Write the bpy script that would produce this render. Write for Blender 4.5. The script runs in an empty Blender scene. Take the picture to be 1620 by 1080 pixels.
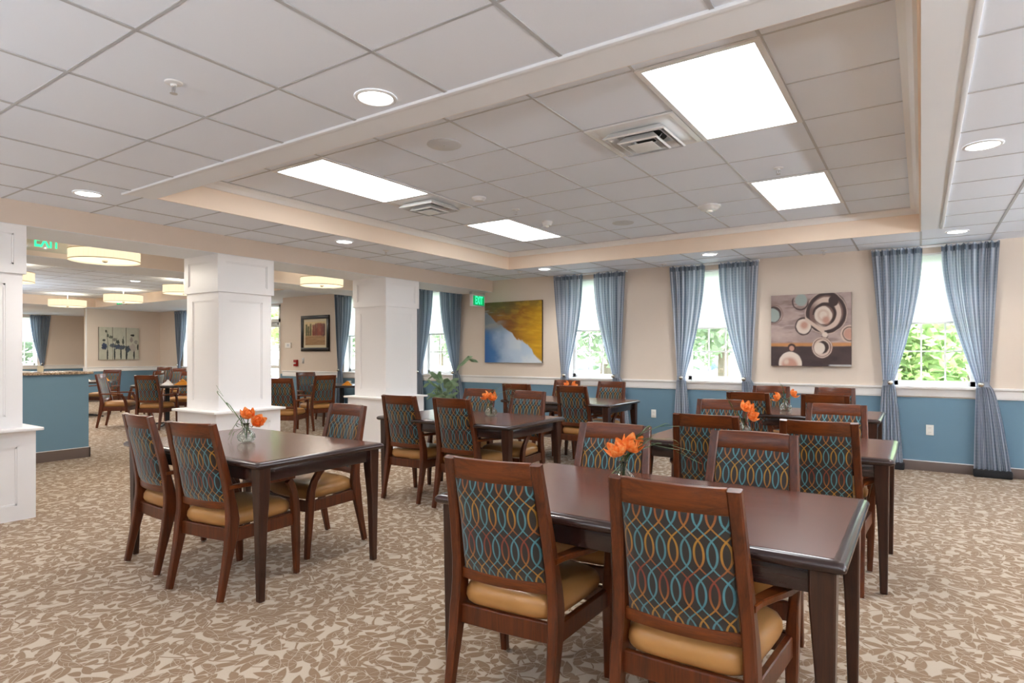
import bpy, bmesh, math, random
import numpy as np
from mathutils import Vector, Matrix, Quaternion
PI = math.pi
random.seed(7)
sc = bpy.context.scene
COL = sc.collection

# ------------------------------------------------------------------ measures
H_CAM = 1.32; YAW = .5925
ZL = 2.533          # low ceiling
ZT = 2.769          # tray ceiling
W = 8.26            # window wall
W2 = 9.10           # set-back part of the window wall
XL = -18.7; XA = -23.0; XR = 4.6; YF = -3.6
XB0, XB1 = -6.62, -5.95       # beam on the columns
ZB = 2.344
JOG = -11.63
T0X, T1X, T0Y, T1Y = -4.98, 0.0, 2.39, 7.3   # tray opening
GX, GY, GS = -2.44, 1.71, .61

# ------------------------------------------------------------------ materials
def srgb(r, g, b):
    f = lambda c: (c/255/12.92) if c/255 <= .04045 else ((c/255+.055)/1.055)**2.4
    return (f(r), f(g), f(b), 1)

class NT:
    """tiny node tree writer"""
    def __init__(s, name):
        s.m = bpy.data.materials.new(name); s.m.use_nodes = True
        s.t = s.m.node_tree; s.t.nodes.clear()
        s.out = s.n('ShaderNodeOutputMaterial')
    def n(s, typ, **kw):
        nd = s.t.nodes.new(typ)
        for k, v in kw.items():
            setattr(nd, k, v)
        return nd
    def put(s, sock, v):
        if v is None: return
        if isinstance(v, bpy.types.NodeSocket): s.t.links.new(v, sock)
        else: sock.default_value = v
    def math(s, op, a, b=None, c=None, clamp=False):
        nd = s.n('ShaderNodeMath', operation=op, use_clamp=clamp)
        for i, v in enumerate((a, b, c)): s.put(nd.inputs[i], v)
        return nd.outputs[0]
    def mix(s, f, a, b):
        nd = s.n('ShaderNodeMix', data_type='RGBA')
        s.put(nd.inputs[0], f); s.put(nd.inputs[6], a); s.put(nd.inputs[7], b)
        return nd.outputs[2]
    def coord(s, kind='Object', scale=None, rot=None, loc=None):
        o = s.n('ShaderNodeTexCoord').outputs[kind]
        if scale or rot or loc:
            mp = s.n('ShaderNodeMapping'); s.put(mp.inputs[0], o)
            if loc: mp.inputs[1].default_value = loc
            if rot: mp.inputs[2].default_value = rot
            if scale: mp.inputs[3].default_value = scale
            o = mp.outputs[0]
        return o
    def noise(s, vec, scale, detail=3, rough=.5, dist=0, out=0):
        nd = s.n('ShaderNodeTexNoise'); s.put(nd.inputs['Vector'], vec)
        nd.inputs['Scale'].default_value = scale; nd.inputs['Detail'].default_value = detail
        nd.inputs['Roughness'].default_value = rough; nd.inputs['Distortion'].default_value = dist
        return nd.outputs[out]
    def ramp(s, f, stops):
        nd = s.n('ShaderNodeValToRGB'); s.put(nd.inputs[0], f)
        cr = nd.color_ramp
        while len(cr.elements) < len(stops): cr.elements.new(.5)
        for e, (p, c) in zip(cr.elements, stops):
            e.position = p; e.color = c if hasattr(c, '__len__') else (c, c, c, 1)
        return nd.outputs[0]
    def smooth(s, v, lo, hi):
        nd = s.n('ShaderNodeMapRange', interpolation_type='SMOOTHSTEP')
        s.put(nd.inputs[0], v); nd.inputs[1].default_value = lo; nd.inputs[2].default_value = hi
        return nd.outputs[0]
    def bump(s, h, strength=.3, dist=.01):
        nd = s.n('ShaderNodeBump'); s.put(nd.inputs['Height'], h)
        nd.inputs['Strength'].default_value = strength; nd.inputs['Distance'].default_value = dist
        return nd.outputs[0]
    def bsdf(s, color, rough=.5, metal=0, coat=0, coat_rough=.1, normal=None, spec=.5, sheen=0, trans=0, ior=1.45, emis=None, es=0, sub=0):
        p = s.n('ShaderNodeBsdfPrincipled')
        s.put(p.inputs['Base Color'], color); s.put(p.inputs['Roughness'], rough)
        p.inputs['Metallic'].default_value = metal
        p.inputs['Coat Weight'].default_value = coat; p.inputs['Coat Roughness'].default_value = coat_rough
        p.inputs['Specular IOR Level'].default_value = spec
        p.inputs['Sheen Weight'].default_value = sheen
        p.inputs['Transmission Weight'].default_value = trans; p.inputs['IOR'].default_value = ior
        if normal is not None: s.put(p.inputs['Normal'], normal)
        if emis is not None:
            p.inputs['Emission Color'].default_value = emis; p.inputs['Emission Strength'].default_value = es
        return p.outputs[0]
    def done(s, sh):
        s.t.links.new(sh, s.out.inputs[0]); return s.m

def paint(name, color, rough=.6, var=.03, bumpy=.0, spec=.4, **kw):
    t = NT(name); c = t.coord()
    n = t.noise(c, 6, 4)
    dark = tuple(x*(1-var) for x in color[:3])+(1,)
    lite = tuple(min(1, x*(1+var)) for x in color[:3])+(1,)
    col = t.mix(n, dark, lite)
    nm = t.bump(t.noise(c, 180, 2), bumpy, .002) if bumpy else None
    return t.done(t.bsdf(col, rough, normal=nm, spec=spec, **kw))

def emit(name, color, strength, base=(.8, .8, .8, 1)):
    t = NT(name)
    n = t.noise(t.coord(), 3, 2)
    e = t.n('ShaderNodeEmission'); e.inputs[0].default_value = color
    t.put(e.inputs[1], t.math('MULTIPLY_ADD', n, strength*.06, strength*.97))
    return t.done(e.outputs[0])

def wood(name, c1, c2, rough=.3, coat=.4, axis='Z', scale=1.0, coat_rough=.12):
    t = NT(name)
    sc_ = {'X': (1.2, 22, 22), 'Y': (22, 1.2, 22), 'Z': (22, 22, 1.2)}[axis]
    c = t.coord('Object', scale=tuple(v*scale for v in sc_))
    g = t.noise(c, 2.2, 6, .6, .6)
    g2 = t.noise(t.coord('Object', scale=tuple(v*4*scale for v in sc_)), 4, 3, .5)
    f = t.math('ADD', t.math('MULTIPLY', g, .75), t.math('MULTIPLY', g2, .25))
    col = t.ramp(f, [(.32, c1), (.68, c2)])
    nm = t.bump(f, .08, .002)
    return t.done(t.bsdf(col, rough, coat=coat, coat_rough=coat_rough, normal=nm))

M = {}
M['wall_paint'] = paint('beige_wall_paint', srgb(222, 208, 194), .75, .015)
M['blue_paint'] = paint('slate_blue_paint', srgb(106, 137, 156), .6, .02)
M['beam_paint'] = paint('beam_paint', srgb(224, 208, 194), .75, .015)
M['fascia_paint'] = paint('peach_fascia_paint', srgb(238, 218, 198), .75, .01)
M['soffit'] = paint('white_soffit', srgb(234, 237, 241), .8, .01)
M['white_trim'] = paint('white_trim', srgb(240, 238, 236), .4, .008)
M['column_white'] = paint('column_white', srgb(240, 238, 238), .42, .008)
M['baseboard'] = paint('dark_vinyl_baseboard', srgb(104, 90, 84), .5, .03)
M['tee'] = paint('ceiling_tee', srgb(180, 181, 184), .5, .02)
M['tee_tray'] = paint('tray_tee', srgb(192, 193, 196), .5, .02)
M['fixture_white'] = paint('fixture_white', srgb(228, 228, 228), .4, .01)
M['grey_metal'] = paint('brushed_grey_metal', (.55, .55, .55, 1), .35, .02, metal=.8)
M['dark_void'] = paint('dark_duct', (.01, .01, .01, 1), .6)
M['grille'] = paint('speaker_grille', srgb(205, 206, 208), .6, .03, bumpy=.5)
M['black_metal'] = paint('black_cast_iron', (.012, .012, .013, 1), .4, .1)
M['wall_white'] = paint('white_plastic', srgb(244, 242, 236), .35, .005)
M['troffer'] = emit('troffer_diffuser', (.95, .98, 1, 1), 5.8)
M['downlight'] = emit('downlight_glow', (1, .97, .93, 1), 7.0)
M['drum'] = None
M['glide'] = paint('cream_glide', srgb(225, 218, 200), .4)

def ceiling_tile():
    t = NT('ceiling_tile'); c = t.coord()
    n = t.noise(c, 260, 3, .7); big = t.noise(c, .7, 3)
    col = t.mix(big, srgb(228, 234, 244), srgb(234, 240, 249))
    col2 = t.mix(t.smooth(n, .6, .8), col, srgb(220, 224, 232))
    return t.done(t.bsdf(col2, .9, normal=t.bump(n, .15, .002), spec=.1))
M['tile'] = ceiling_tile()

def drum_shade():
    t = NT('pleated_drum_shade'); c = t.coord()
    g = t.n('ShaderNodeSeparateXYZ'); t.put(g.inputs[0], c)
    n = t.noise(t.coord('Object', scale=(30, 30, 1)), 3, 2)
    e = t.n('ShaderNodeEmission')
    t.put(e.inputs[0], t.mix(n, (1, .76, .47, 1), (1, .86, .62, 1)))
    e.inputs[1].default_value = .56
    return t.done(e.outputs[0])
M['drum'] = drum_shade()
M['drum_lens'] = emit('drum_lens', (1, .84, .56, 1), .75)
M['stitch'] = paint('shade_trim_tape', srgb(214, 188, 130), .7)

def carpet():
    t = NT('leaf_carpet')
    real = t.coord('Object'); base = t.coord('Object', scale=(1.38, 1.38, 1.38))
    warp = t.noise(base, 2.5, 2, .5, 0, 1)
    wv = t.n('ShaderNodeVectorMath', operation='MULTIPLY_ADD')
    t.put(wv.inputs[0], warp); wv.inputs[1].default_value = (.06, .06, 0); t.put(wv.inputs[2], base)
    P = wv.outputs[0]
    def leaf(scale, a, b, off, base_ang, spread):
        mp = t.n('ShaderNodeMapping'); t.put(mp.inputs[0], P); mp.inputs[1].default_value = (off, off*.7, 0)
        v = t.n('ShaderNodeTexVoronoi', voronoi_dimensions='2D'); t.put(v.inputs['Vector'], mp.outputs[0])
        v.inputs['Scale'].default_value = scale; v.inputs['Randomness'].default_value = .85
        d = t.n('ShaderNodeVectorMath', operation='SUBTRACT')
        t.put(d.inputs[0], mp.outputs[0]); t.put(d.inputs[1], v.outputs['Position'])
        cx = t.n('ShaderNodeSeparateColor'); t.put(cx.inputs[0], v.outputs['Color'])
        ang = t.math('MULTIPLY_ADD', cx.outputs[0], spread, base_ang)
        r = t.n('ShaderNodeVectorRotate', rotation_type='Z_AXIS'); t.put(r.inputs['Vector'], d.outputs[0]); t.put(r.inputs['Angle'], ang)
        s = t.n('ShaderNodeSeparateXYZ'); t.put(s.inputs[0], r.outputs[0])
        # leaf: |y| < b*(1-(x/a)^2), bent by x^2
        x = t.math('DIVIDE', s.outputs[0], a)
        yb = t.math('MULTIPLY_ADD', t.math('MULTIPLY', x, x), b*.55, s.outputs[1])
        env = t.math('MULTIPLY', t.math('SUBTRACT', 1, t.math('MULTIPLY', x, x)), b)
        return t.math('SUBTRACT', env, t.math('ABSOLUTE', yb)), yb, x
    l1, yb1, x1 = leaf(6.2, .098, .033, 0, 0, 6.28)
    l2, yb2, x2 = leaf(7.4, .080, .027, 3.3, .4, 6.28)
    l3, _, _ = leaf(9.5, .045, .026, 7.7, 1.0, 6.28)
    m = t.math('MAXIMUM', t.math('MAXIMUM', l1, l2), l3)
    leafmask = t.smooth(m, -.003, .0008)
    # stems : thin contour lines of noise
    n1 = t.noise(P, 3.6, 1.0, .4)
    st = t.math('ABSOLUTE', t.math('SUBTRACT', n1, .5))
    stem = t.math('SUBTRACT', 1, t.smooth(st, .006, .016))
    n2 = t.noise(t.coord('Object', loc=(9, 4, 0)), 4.3, 1.0, .4)
    st2 = t.math('SUBTRACT', 1, t.smooth(t.math('ABSOLUTE', t.math('SUBTRACT', n2, .5)), .006, .016))
    mask = t.math('MAXIMUM', leafmask, t.math('MAXIMUM', stem, st2))
    # outlines between leaves stay pale
    rim = t.math('MINIMUM', t.smooth(t.math('ABSOLUTE', l1), .0, .004), t.math('MINIMUM', t.smooth(t.math('ABSOLUTE', l2), .0, .003), t.smooth(t.math('ABSOLUTE', l3), .0, .003)))
    mask = t.math('MULTIPLY', mask, t.math('MAXIMUM', rim, .3))
    pile = t.noise(real, 300, 4, .85)
    wear = t.noise(base, .5, 3)
    dark = t.mix(pile, srgb(114, 90, 66), srgb(150, 122, 94))
    lite = t.mix(pile, srgb(168, 151, 131), srgb(202, 187, 169))
    col = t.mix(mask, lite, dark)
    col = t.mix(t.math('MULTIPLY', wear, .10), col, srgb(160, 128, 96))
    h = t.math('ADD', t.math('MULTIPLY', mask, .6), t.math('MULTIPLY', pile, .5))
    return t.done(t.bsdf(col, .95, normal=t.bump(h, .5, .006), spec=.1, sheen=.15))
M['carpet'] = carpet()

def chair_fabric():
    t = NT('woven_wave_fabric')
    uv = t.n('ShaderNodeUVMap').outputs[0]
    s = t.n('ShaderNodeSeparateXYZ'); t.put(s.inputs[0], uv)
    x, y = s.outputs[0], s.outputs[1]
    p, L, A = .0365, .124, .0130
    cosv = t.math('COSINE', t.math('MULTIPLY', y, PI/L)); cosv = t.math('MULTIPLY', cosv, t.math('MULTIPLY_ADD', t.math('MULTIPLY', cosv, cosv), -.28, 1.28))
    dash = t.math('SINE', t.math('MULTIPLY', y, 2*PI/.0042))
    dashm = t.smooth(dash, -.9, .1)
    res = []
    for sg in (1, -1):
        off = t.math('MULTIPLY', cosv, -sg*(p/2+A))
        off = t.math('ADD', off, sg*p/2)
        u = t.math('DIVIDE', t.math('SUBTRACT', x, off), p)
        r = t.math('ROUND', u)
        d = t.math('MULTIPLY', t.math('ABSOLUTE', t.math('SUBTRACT', u, r)), p)
        line = t.math('SUBTRACT', 1, t.smooth(d, .0024, .0040))
        par = t.math('ABSOLUTE', t.math('MODULO', r, 2))
        res.append((line, par))
    hue = t.math('MULTIPLY_ADD', t.math('SINE', t.math('MULTIPLY_ADD', y, PI/L, .9)), .5, .5)
    warm = t.mix(hue, srgb(132, 50, 28), srgb(176, 126, 36))
    teal = t.mix(t.noise(uv, 30, 2), srgb(56, 118, 130), srgb(90, 150, 160))
    wv = t.noise(uv, 500, 2, .8)
    bg = t.mix(wv, srgb(26, 20, 16), srgb(46, 38, 32))
    col = bg
    for line, par in res:
        c = t.mix(t.math('GREATER_THAN', par, .5), teal, warm)
        col = t.mix(t.math('MULTIPLY', line, t.math('MULTIPLY_ADD', dashm, .45, .55)), col, c)
    return t.done(t.bsdf(col, .55, normal=t.bump(t.math('MULTIPLY', wv, 1), .3, .001), sheen=.25, spec=.5))
M['fabric'] = chair_fabric()
M['vinyl'] = paint('tan_vinyl', srgb(172, 124, 70), .36, .06, coat=.1)
M['chair_wood'] = wood('cherry_chair_wood', srgb(58, 25, 8), srgb(104, 47, 15), .34, .12, 'Z')
M['chair_wood_x'] = wood('cherry_rail_wood', srgb(68, 30, 9), srgb(120, 57, 17), .3, .15, 'X')
M['table_top'] = wood('walnut_table_top', srgb(74, 38, 26), srgb(104, 56, 39), .26, .22, 'X', .8, .15)
M['table_edge'] = wood('dark_table_edge', srgb(34, 20, 18), srgb(52, 30, 26), .24, .35, 'X')
M['table_leg'] = wood('dark_table_leg', srgb(34, 18, 14), srgb(66, 35, 20), .32, .15, 'Z')
M['black_wood'] = wood('black_brown_wood', srgb(28, 20, 18), srgb(48, 34, 30), .3, .3, 'Z')

def granite():
    t = NT('granite_counter'); c = t.coord()
    v = t.noise(c, 60, 5, .8)
    col = t.ramp(v, [(.35, srgb(70, 55, 45)), (.5, srgb(165, 140, 115)), (.65, srgb(215, 195, 170))])
    return t.done(t.bsdf(col, .15, coat=.3))
M['granite'] = granite()

def curtain_mat(name, ca, cb, pale):
    t = NT(name)
    uv = t.n('ShaderNodeUVMap').outputs[0]
    s = t.n('ShaderNodeSeparateXYZ'); t.put(s.inputs[0], uv)
    stripes = t.noise(t.math('MULTIPLY', s.outputs[0], 1), 14, 3, .7)
    nd = t.n('ShaderNodeTexNoise', noise_dimensions='1D'); t.put(nd.inputs['W'], s.outputs[0])
    nd.inputs['Scale'].default_value = 30; nd.inputs['Detail'].default_value = 3
    st = nd.outputs[0]
    hz = t.smooth(t.math('SINE', t.math('MULTIPLY', s.outputs[1], 2*PI/.035)), .55, .95)
    vz = t.smooth(t.math('SINE', t.math('MULTIPLY', s.outputs[0], 2*PI/.05)), .5, .95)
    col = t.mix(t.smooth(st, .38, .66), ca, cb)
    col = t.mix(t.math('MULTIPLY', t.math('MAXIMUM', hz, vz), .16), col, pale)
    d = t.n('ShaderNodeBsdfDiffuse'); t.put(d.inputs[0], col)
    tr = t.n('ShaderNodeBsdfTranslucent'); t.put(tr.inputs[0], col)
    mx = t.n('ShaderNodeMixShader'); mx.inputs[0].default_value = .34
    t.t.links.new(d.outputs[0], mx.inputs[1]); t.t.links.new(tr.outputs[0], mx.inputs[2])
    return t.done(mx.outputs[0])
M['curtain'] = curtain_mat('blue_sheer_curtain', srgb(128, 142, 160), srgb(214, 220, 230), srgb(228, 232, 240))
M['curtain_dark'] = curtain_mat('shade_toned_curtain', srgb(104, 118, 134), srgb(176, 186, 200), srgb(176, 184, 198))  # darker copy of the sheer, with the shade beyond the beam in its colour
M['curtain_black'] = paint('black_band', srgb(30, 30, 32), .8)

def shade_mat():
    t = NT('white_roller_shade'); c = t.coord('Object', scale=(1, 1, 1))
    n = t.noise(c, 90, 2)
    col = t.mix(n, srgb(240, 242, 242), srgb(250, 250, 250))
    d = t.n('ShaderNodeBsdfDiffuse'); t.put(d.inputs[0], col)
    tr = t.n('ShaderNodeBsdfTranslucent'); t.put(tr.inputs[0], col)
    mx = t.n('ShaderNodeMixShader'); mx.inputs[0].default_value = .72
    t.t.links.new(d.outputs[0], mx.inputs[1]); t.t.links.new(tr.outputs[0], mx.inputs[2])
    return t.done(mx.outputs[0])
M['shade'] = shade_mat()

def glass_pane():
    t = NT('window_glass')
    tr = t.n('ShaderNodeBsdfTransparent'); tr.inputs[0].default_value = (.97, .985, .98, 1)
    gl = t.n('ShaderNodeBsdfGlossy'); gl.inputs[1].default_value = .03
    mx = t.n('ShaderNodeMixShader')
    mx.inputs[0].default_value = .04
    t.t.links.new(tr.outputs[0], mx.inputs[1]); t.t.links.new(gl.outputs[0], mx.inputs[2])
    return t.done(mx.outputs[0])
M['glass'] = glass_pane()

def vase_glass():
    t = NT('clear_vase_glass')
    g = t.n('ShaderNodeBsdfGlass'); g.inputs['Roughness'].default_value = .02; g.inputs['IOR'].default_value = 1.42
    t.put(g.inputs[0], (.95, .98, .96, 1))
    tr = t.n('ShaderNodeBsdfTransparent'); tr.inputs[0].default_value = (.95, .98, .96, 1)
    mx = t.n('ShaderNodeMixShader'); mx.inputs[0].default_value = .3
    t.t.links.new(g.outputs[0], mx.inputs[1]); t.t.links.new(tr.outputs[0], mx.inputs[2])
    return t.done(mx.outputs[0])
M['vase'] = vase_glass()
def petal_mat():
    t = NT('orange_petal'); c = t.coord()
    n = t.noise(c, 60, 3)
    col = t.ramp(n, [(.3, srgb(232, 108, 36)), (.5, srgb(250, 152, 72)), (.7, srgb(254, 200, 132))])
    d = t.n('ShaderNodeBsdfTranslucent'); t.put(d.inputs[0], col)
    b = t.bsdf(col, .5)
    mx = t.n('ShaderNodeMixShader'); mx.inputs[0].default_value = .3
    t.t.links.new(b, mx.inputs[1]); t.t.links.new(d.outputs[0], mx.inputs[2])
    return t.done(mx.outputs[0])
M['petal'] = petal_mat()
def leaf_mat(name, a, b, tl=.35):
    t = NT(name); c = t.coord()
    gi = t.n('ShaderNodeNewGeometry').outputs['Random Per Island']
    n = t.math('MULTIPLY_ADD', t.noise(c, 4, 3), .5, t.math('MULTIPLY', gi, .5))
    col = t.mix(n, a, b)
    d = t.n('ShaderNodeBsdfTranslucent'); t.put(d.inputs[0], col)
    bs = t.bsdf(col, .5)
    mx = t.n('ShaderNodeMixShader'); mx.inputs[0].default_value = tl
    t.t.links.new(bs, mx.inputs[1]); t.t.links.new(d.outputs[0], mx.inputs[2])
    return t.done(mx.outputs[0])
M['stem'] = leaf_mat('green_blade', srgb(52, 84, 44), srgb(104, 138, 76), .2)
M['palm'] = leaf_mat('pale_palm_leaf', srgb(140, 172, 132), srgb(200, 218, 186), .45)
M['foliage'] = leaf_mat('garden_foliage', srgb(104, 136, 70), srgb(190, 208, 144), .45)
M['foliage_dark'] = leaf_mat('tree_foliage', srgb(88, 106, 82), srgb(160, 176, 140), .4)
M['bark'] = paint('grey_bark', srgb(112, 100, 88), .9, .2)
M['grass'] = paint('mown_grass', srgb(168, 174, 146), .95, .12)
M['asphalt'] = paint('pale_asphalt', srgb(196, 196, 194), .9, .05)
M['car_white'] = paint('white_car_paint', srgb(236, 238, 240), .25, .005, coat=.5)
M['car_red'] = paint('red_car_paint', srgb(170, 50, 44), .25, .02, coat=.5)
M['car_glass'] = paint('tinted_car_glass', srgb(70, 82, 88), .08, .02)
M['rubber'] = paint('tyre_rubber', srgb(30, 30, 30), .8)
M['steel'] = paint('satin_steel_knob', (.62, .58, .52, 1), .25, .02, metal=1)
M['fire_red'] = paint('fire_alarm_red', srgb(160, 30, 28), .4)
M['napkin'] = paint('golden_napkin', srgb(226, 146, 44), .8, .06)
M['napkin_white'] = paint('white_linen', srgb(240, 236, 232), .8, .02)
M['china'] = paint('white_china', srgb(244, 242, 240), .2, .01)
M['frame_black'] = paint('black_picture_frame', srgb(28, 22, 20), .3, .05)
M['mat_cream'] = paint('cream_picture_mat', srgb(222, 210, 182), .8, .01)
M['exit_green'] = emit('exit_green_glow', (.04, 1, .36, 1), .8)
def acrylic():
    t = NT('clear_acrylic')
    tr = t.n('ShaderNodeBsdfTransparent'); tr.inputs[0].default_value = (.93, .97, .94, 1)
    gl = t.n('ShaderNodeBsdfGlossy'); gl.inputs[1].default_value = .1
    mx = t.n('ShaderNodeMixShader'); mx.inputs[0].default_value = .12
    t.t.links.new(tr.outputs[0], mx.inputs[1]); t.t.links.new(gl.outputs[0], mx.inputs[2])
    return t.done(mx.outputs[0])
M['acrylic'] = acrylic()

# ------------------------------------------------------------------ mesh helpers
class MB:
    def __init__(s): s.v = []; s.f = []; s.uv = {}; s.mi = []
    def add(s, vs, fs, mi=0):
        o = len(s.v); s.v += [tuple(p) for p in vs]
        for f in fs: s.f.append(tuple(o+i for i in f)); s.mi.append(mi)
        return o
    def box(s, x0, x1, y0, y1, z0, z1, mi=0):
        s.add([(x0,y0,z0),(x1,y0,z0),(x1,y1,z0),(x0,y1,z0),(x0,y0,z1),(x1,y0,z1),(x1,y1,z1),(x0,y1,z1)],
              [(0,3,2,1),(4,5,6,7),(0,1,5,4),(1,2,6,5),(2,3,7,6),(3,0,4,7)], mi); return s
    def loft(s, rings, cap=True, closed=True, mi=0):
        n = len(rings[0]); vs = [p for r in rings for p in r]; fs = []
        for k in range(len(rings)-1):
            for i in range(n if closed else n-1):
                j = (i+1) % n
                fs.append((k*n+i, k*n+j, (k+1)*n+j, (k+1)*n+i))
        if cap and closed:
            fs.append(tuple(reversed(range(n)))); fs.append(tuple(range((len(rings)-1)*n, len(rings)*n)))
        s.add(vs, fs, mi); return s
    def lathe(s, prof, n=24, cx=0, cy=0, cap=True, mi=0):
        s.loft([[(cx+r*math.cos(2*PI*i/n), cy+r*math.sin(2*PI*i/n), z) for i in range(n)] for r, z in prof], cap, True, mi); return s
    def tube(s, path, rad, n=8, mi=0):
        path = [Vector(p) for p in path]; rings = []
        if not hasattr(rad, '__len__'): rad = [rad]*len(path)
        up = Vector((0, 0, 1))
        for k, p in enumerate(path):
            t = (path[min(k+1, len(path)-1)]-path[max(k-1, 0)]).normalized()
            a = t.cross(up if abs(t.z) < .95 else Vector((0, 1, 0))).normalized(); b = a.cross(t).normalized()
            rings.append([tuple(p+rad[k]*(math.cos(2*PI*i/n)*a+math.sin(2*PI*i/n)*b)) for i in range(n)])
        s.loft(rings, True, True, mi); return s
    def bar(s, path, wd, side=Vector((1, 0, 0)), mi=0):
        """rounded rectangular section along path; wd=list of (width along side, depth)"""
        path = [Vector(p) for p in path]; rings = []
        for k, p in enumerate(path):
            t = (path[min(k+1, len(path)-1)]-path[max(k-1, 0)]).normalized()
            sd = side[k] if isinstance(side, list) else side
            d = sd.cross(t).normalized(); a = t.cross(d).normalized()
            w, dd = wd[k]; w /= 2; dd /= 2; c = min(w, dd)*.3
            pts = [(w-c,-dd),(w,-dd+c),(w,dd-c),(w-c,dd),(-w+c,dd),(-w,dd-c),(-w,-dd+c),(-w+c,-dd)]
            rings.append([tuple(p+a*u+d*v) for u, v in pts])
        s.loft(rings, True, True, mi); return s
    def build(s, name, mat, parent=None, smooth=False, bevel=0, loc=None, angle=None, uvf=None):
        me = bpy.data.meshes.new(name); me.from_pydata(s.v, [], s.f)
        if isinstance(mat, (list, tuple)):
            for m in mat: me.materials.append(m)
            me.polygons.foreach_set('material_index', s.mi)
        else: me.materials.append(mat)
        bm = bmesh.new(); bm.from_mesh(me)
        bmesh.ops.recalc_face_normals(bm, faces=bm.faces)
        if bevel:
            es = [e for e in bm.edges if len(e.link_faces) == 2 and e.calc_face_angle(0) > .5]
            bmesh.ops.bevel(bm, geom=es, offset=bevel, segments=2, profile=.5, affect='EDGES', clamp_overlap=True)
        if uvf:
            ul = bm.loops.layers.uv.new('UVMap')
            for f in bm.faces:
                for l in f.loops: l[ul].uv = uvf(l.vert.co)
        bm.to_mesh(me); bm.free()
        if smooth:
            me.shade_smooth()
            if smooth != True: me.set_sharp_from_angle(angle=smooth)
        elif bevel:
            me.shade_smooth(); me.set_sharp_from_angle(angle=.6)
        o = bpy.data.objects.new(name, me); COL.objects.link(o)
        if parent: o.parent = parent
        if loc: o.location = loc
        return o

def empty(name, loc=(0, 0, 0), rz=0):
    o = bpy.data.objects.new(name, None); COL.objects.link(o)
    o.location = loc; o.rotation_euler = (0, 0, rz); o.empty_display_size = .1
    return o
def tag(o, label=None, cat=None, group=None, kind=None):
    if label: o['label'] = label
    if cat: o['category'] = cat
    if group: o['group'] = group
    if kind: o['kind'] = kind
    return o
def copy_tree(o, parent=None):
    c = o.copy(); COL.objects.link(c)
    if parent is not None: c.parent = parent
    for ch in list(o.children): copy_tree(ch, c)
    return c
def struct(o, label=None): return tag(o, label, None, None, 'structure')
def instance(proto, used, loc, rz=0, label=None, group=None, cat=None):
    o = copy_tree(proto) if used[0] else proto
    used[0] = True
    o.location = loc; o.rotation_euler = (0, 0, rz)
    return tag(o, label, cat, group)

# ------------------------------------------------------------------ camera
cam = bpy.data.cameras.new('camera'); co = bpy.data.objects.new('camera', cam); COL.objects.link(co)
co.location = (0, 0, H_CAM); co.rotation_euler = (PI/2, 0, YAW)
cam.sensor_width = 36; cam.lens = 961/1620*36; cam.shift_y = 18.5/1620; cam.clip_start = .05; cam.clip_end = 400
sc.camera = co

# ------------------------------------------------------------------ room shell
fl = MB()
fl.add([(XA-.2, YF-.2, 0), (XR+.2, YF-.2, 0), (XR+.2, W2+.2, 0), (XA-.2, W2+.2, 0),
        (XA-.2, YF-.2, -.2), (XR+.2, YF-.2, -.2), (XR+.2, W2+.2, -.2), (XA-.2, W2+.2, -.2)],
       [(0,1,2,3), (7,6,5,4), (0,4,5,1), (1,5,6,2), (2,6,7,3), (3,7,4,0)])
struct(fl.build('floor', M['carpet']), 'patterned beige and brown leaf carpet over the whole dining room')

LX0, LX1, LY1 = -18.15, -9.75, 7.2      # tray of the further room
ce = MB(); ZTOP = 3.05
def slab(x0, x1, y0, y1, z): ce.box(x0, x1, y0, y1, z, ZTOP)
slab(XB1, XR, YF, T0Y, ZL); slab(XB1, T0X, T0Y, T1Y, ZL); slab(T1X, XR, T0Y, T1Y, ZL); slab(XB1, XR, T1Y, W2, ZL)
slab(T0X, T1X, T0Y, T1Y, ZT)
slab(LX1, XB1, YF, W2, ZL)
slab(XA-.2, LX0, YF, W2+.2, ZL); slab(LX0, LX1, LY1, W2+.2, ZL); slab(LX0, LX1, YF, 0.5, ZL)
slab(LX0, LX1, .5, LY1, ZT)
struct(ce.build('ceiling', M['tile']), 'white square tile ceiling with a raised tray in the middle')

# ceiling grid bars
def grid_bars(name, rects, z, mat, w=.014, h=.004):
    b = MB()
    for x0, x1, y0, y1 in rects:
        k = math.ceil((x0-GX)/GS-1e-6)
        while GX+k*GS <= x1+1e-6:
            x = GX+k*GS; k += 1
            if x0+.01 < x < x1-.01: b.box(x-w/2, x+w/2, y0, y1, z-h, z)
        k = math.ceil((y0-GY)/GS-1e-6)
        while GY+k*GS <= y1+1e-6:
            y = GY+k*GS; k += 1
            if y0+.01 < y < y1-.01: b.box(x0, x1, y-w*.35, y+w*.35, z-h*.8, z)
    return b.build(name, mat)
g1 = grid_bars('trim_ceiling_grid', [(XB1, XR, YF, 2.19), (XB1, T0X, 2.19, T1Y), (.17, XR, 2.19, T1Y), (XB1, XR, T1Y, W)], ZL, M['tee'], .018)
struct(g1)
g2 = grid_bars('trim_tray_grid', [(T0X+.05, T1X-.05, T0Y+.05, T1Y-.08)], ZT, M['tee_tray'], .016)
struct(g2)
g3 = grid_bars('trim_far_grid', [(LX0, LX1, .5, LY1)], ZT, M['tee_tray'], .016); struct(g3)
g4 = grid_bars('trim_aisle_grid', [(-9.7, -8.5, YF, W), (-7.7, XB0, YF, W)], ZL, M['tee_tray'], .014); struct(g4)

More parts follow.
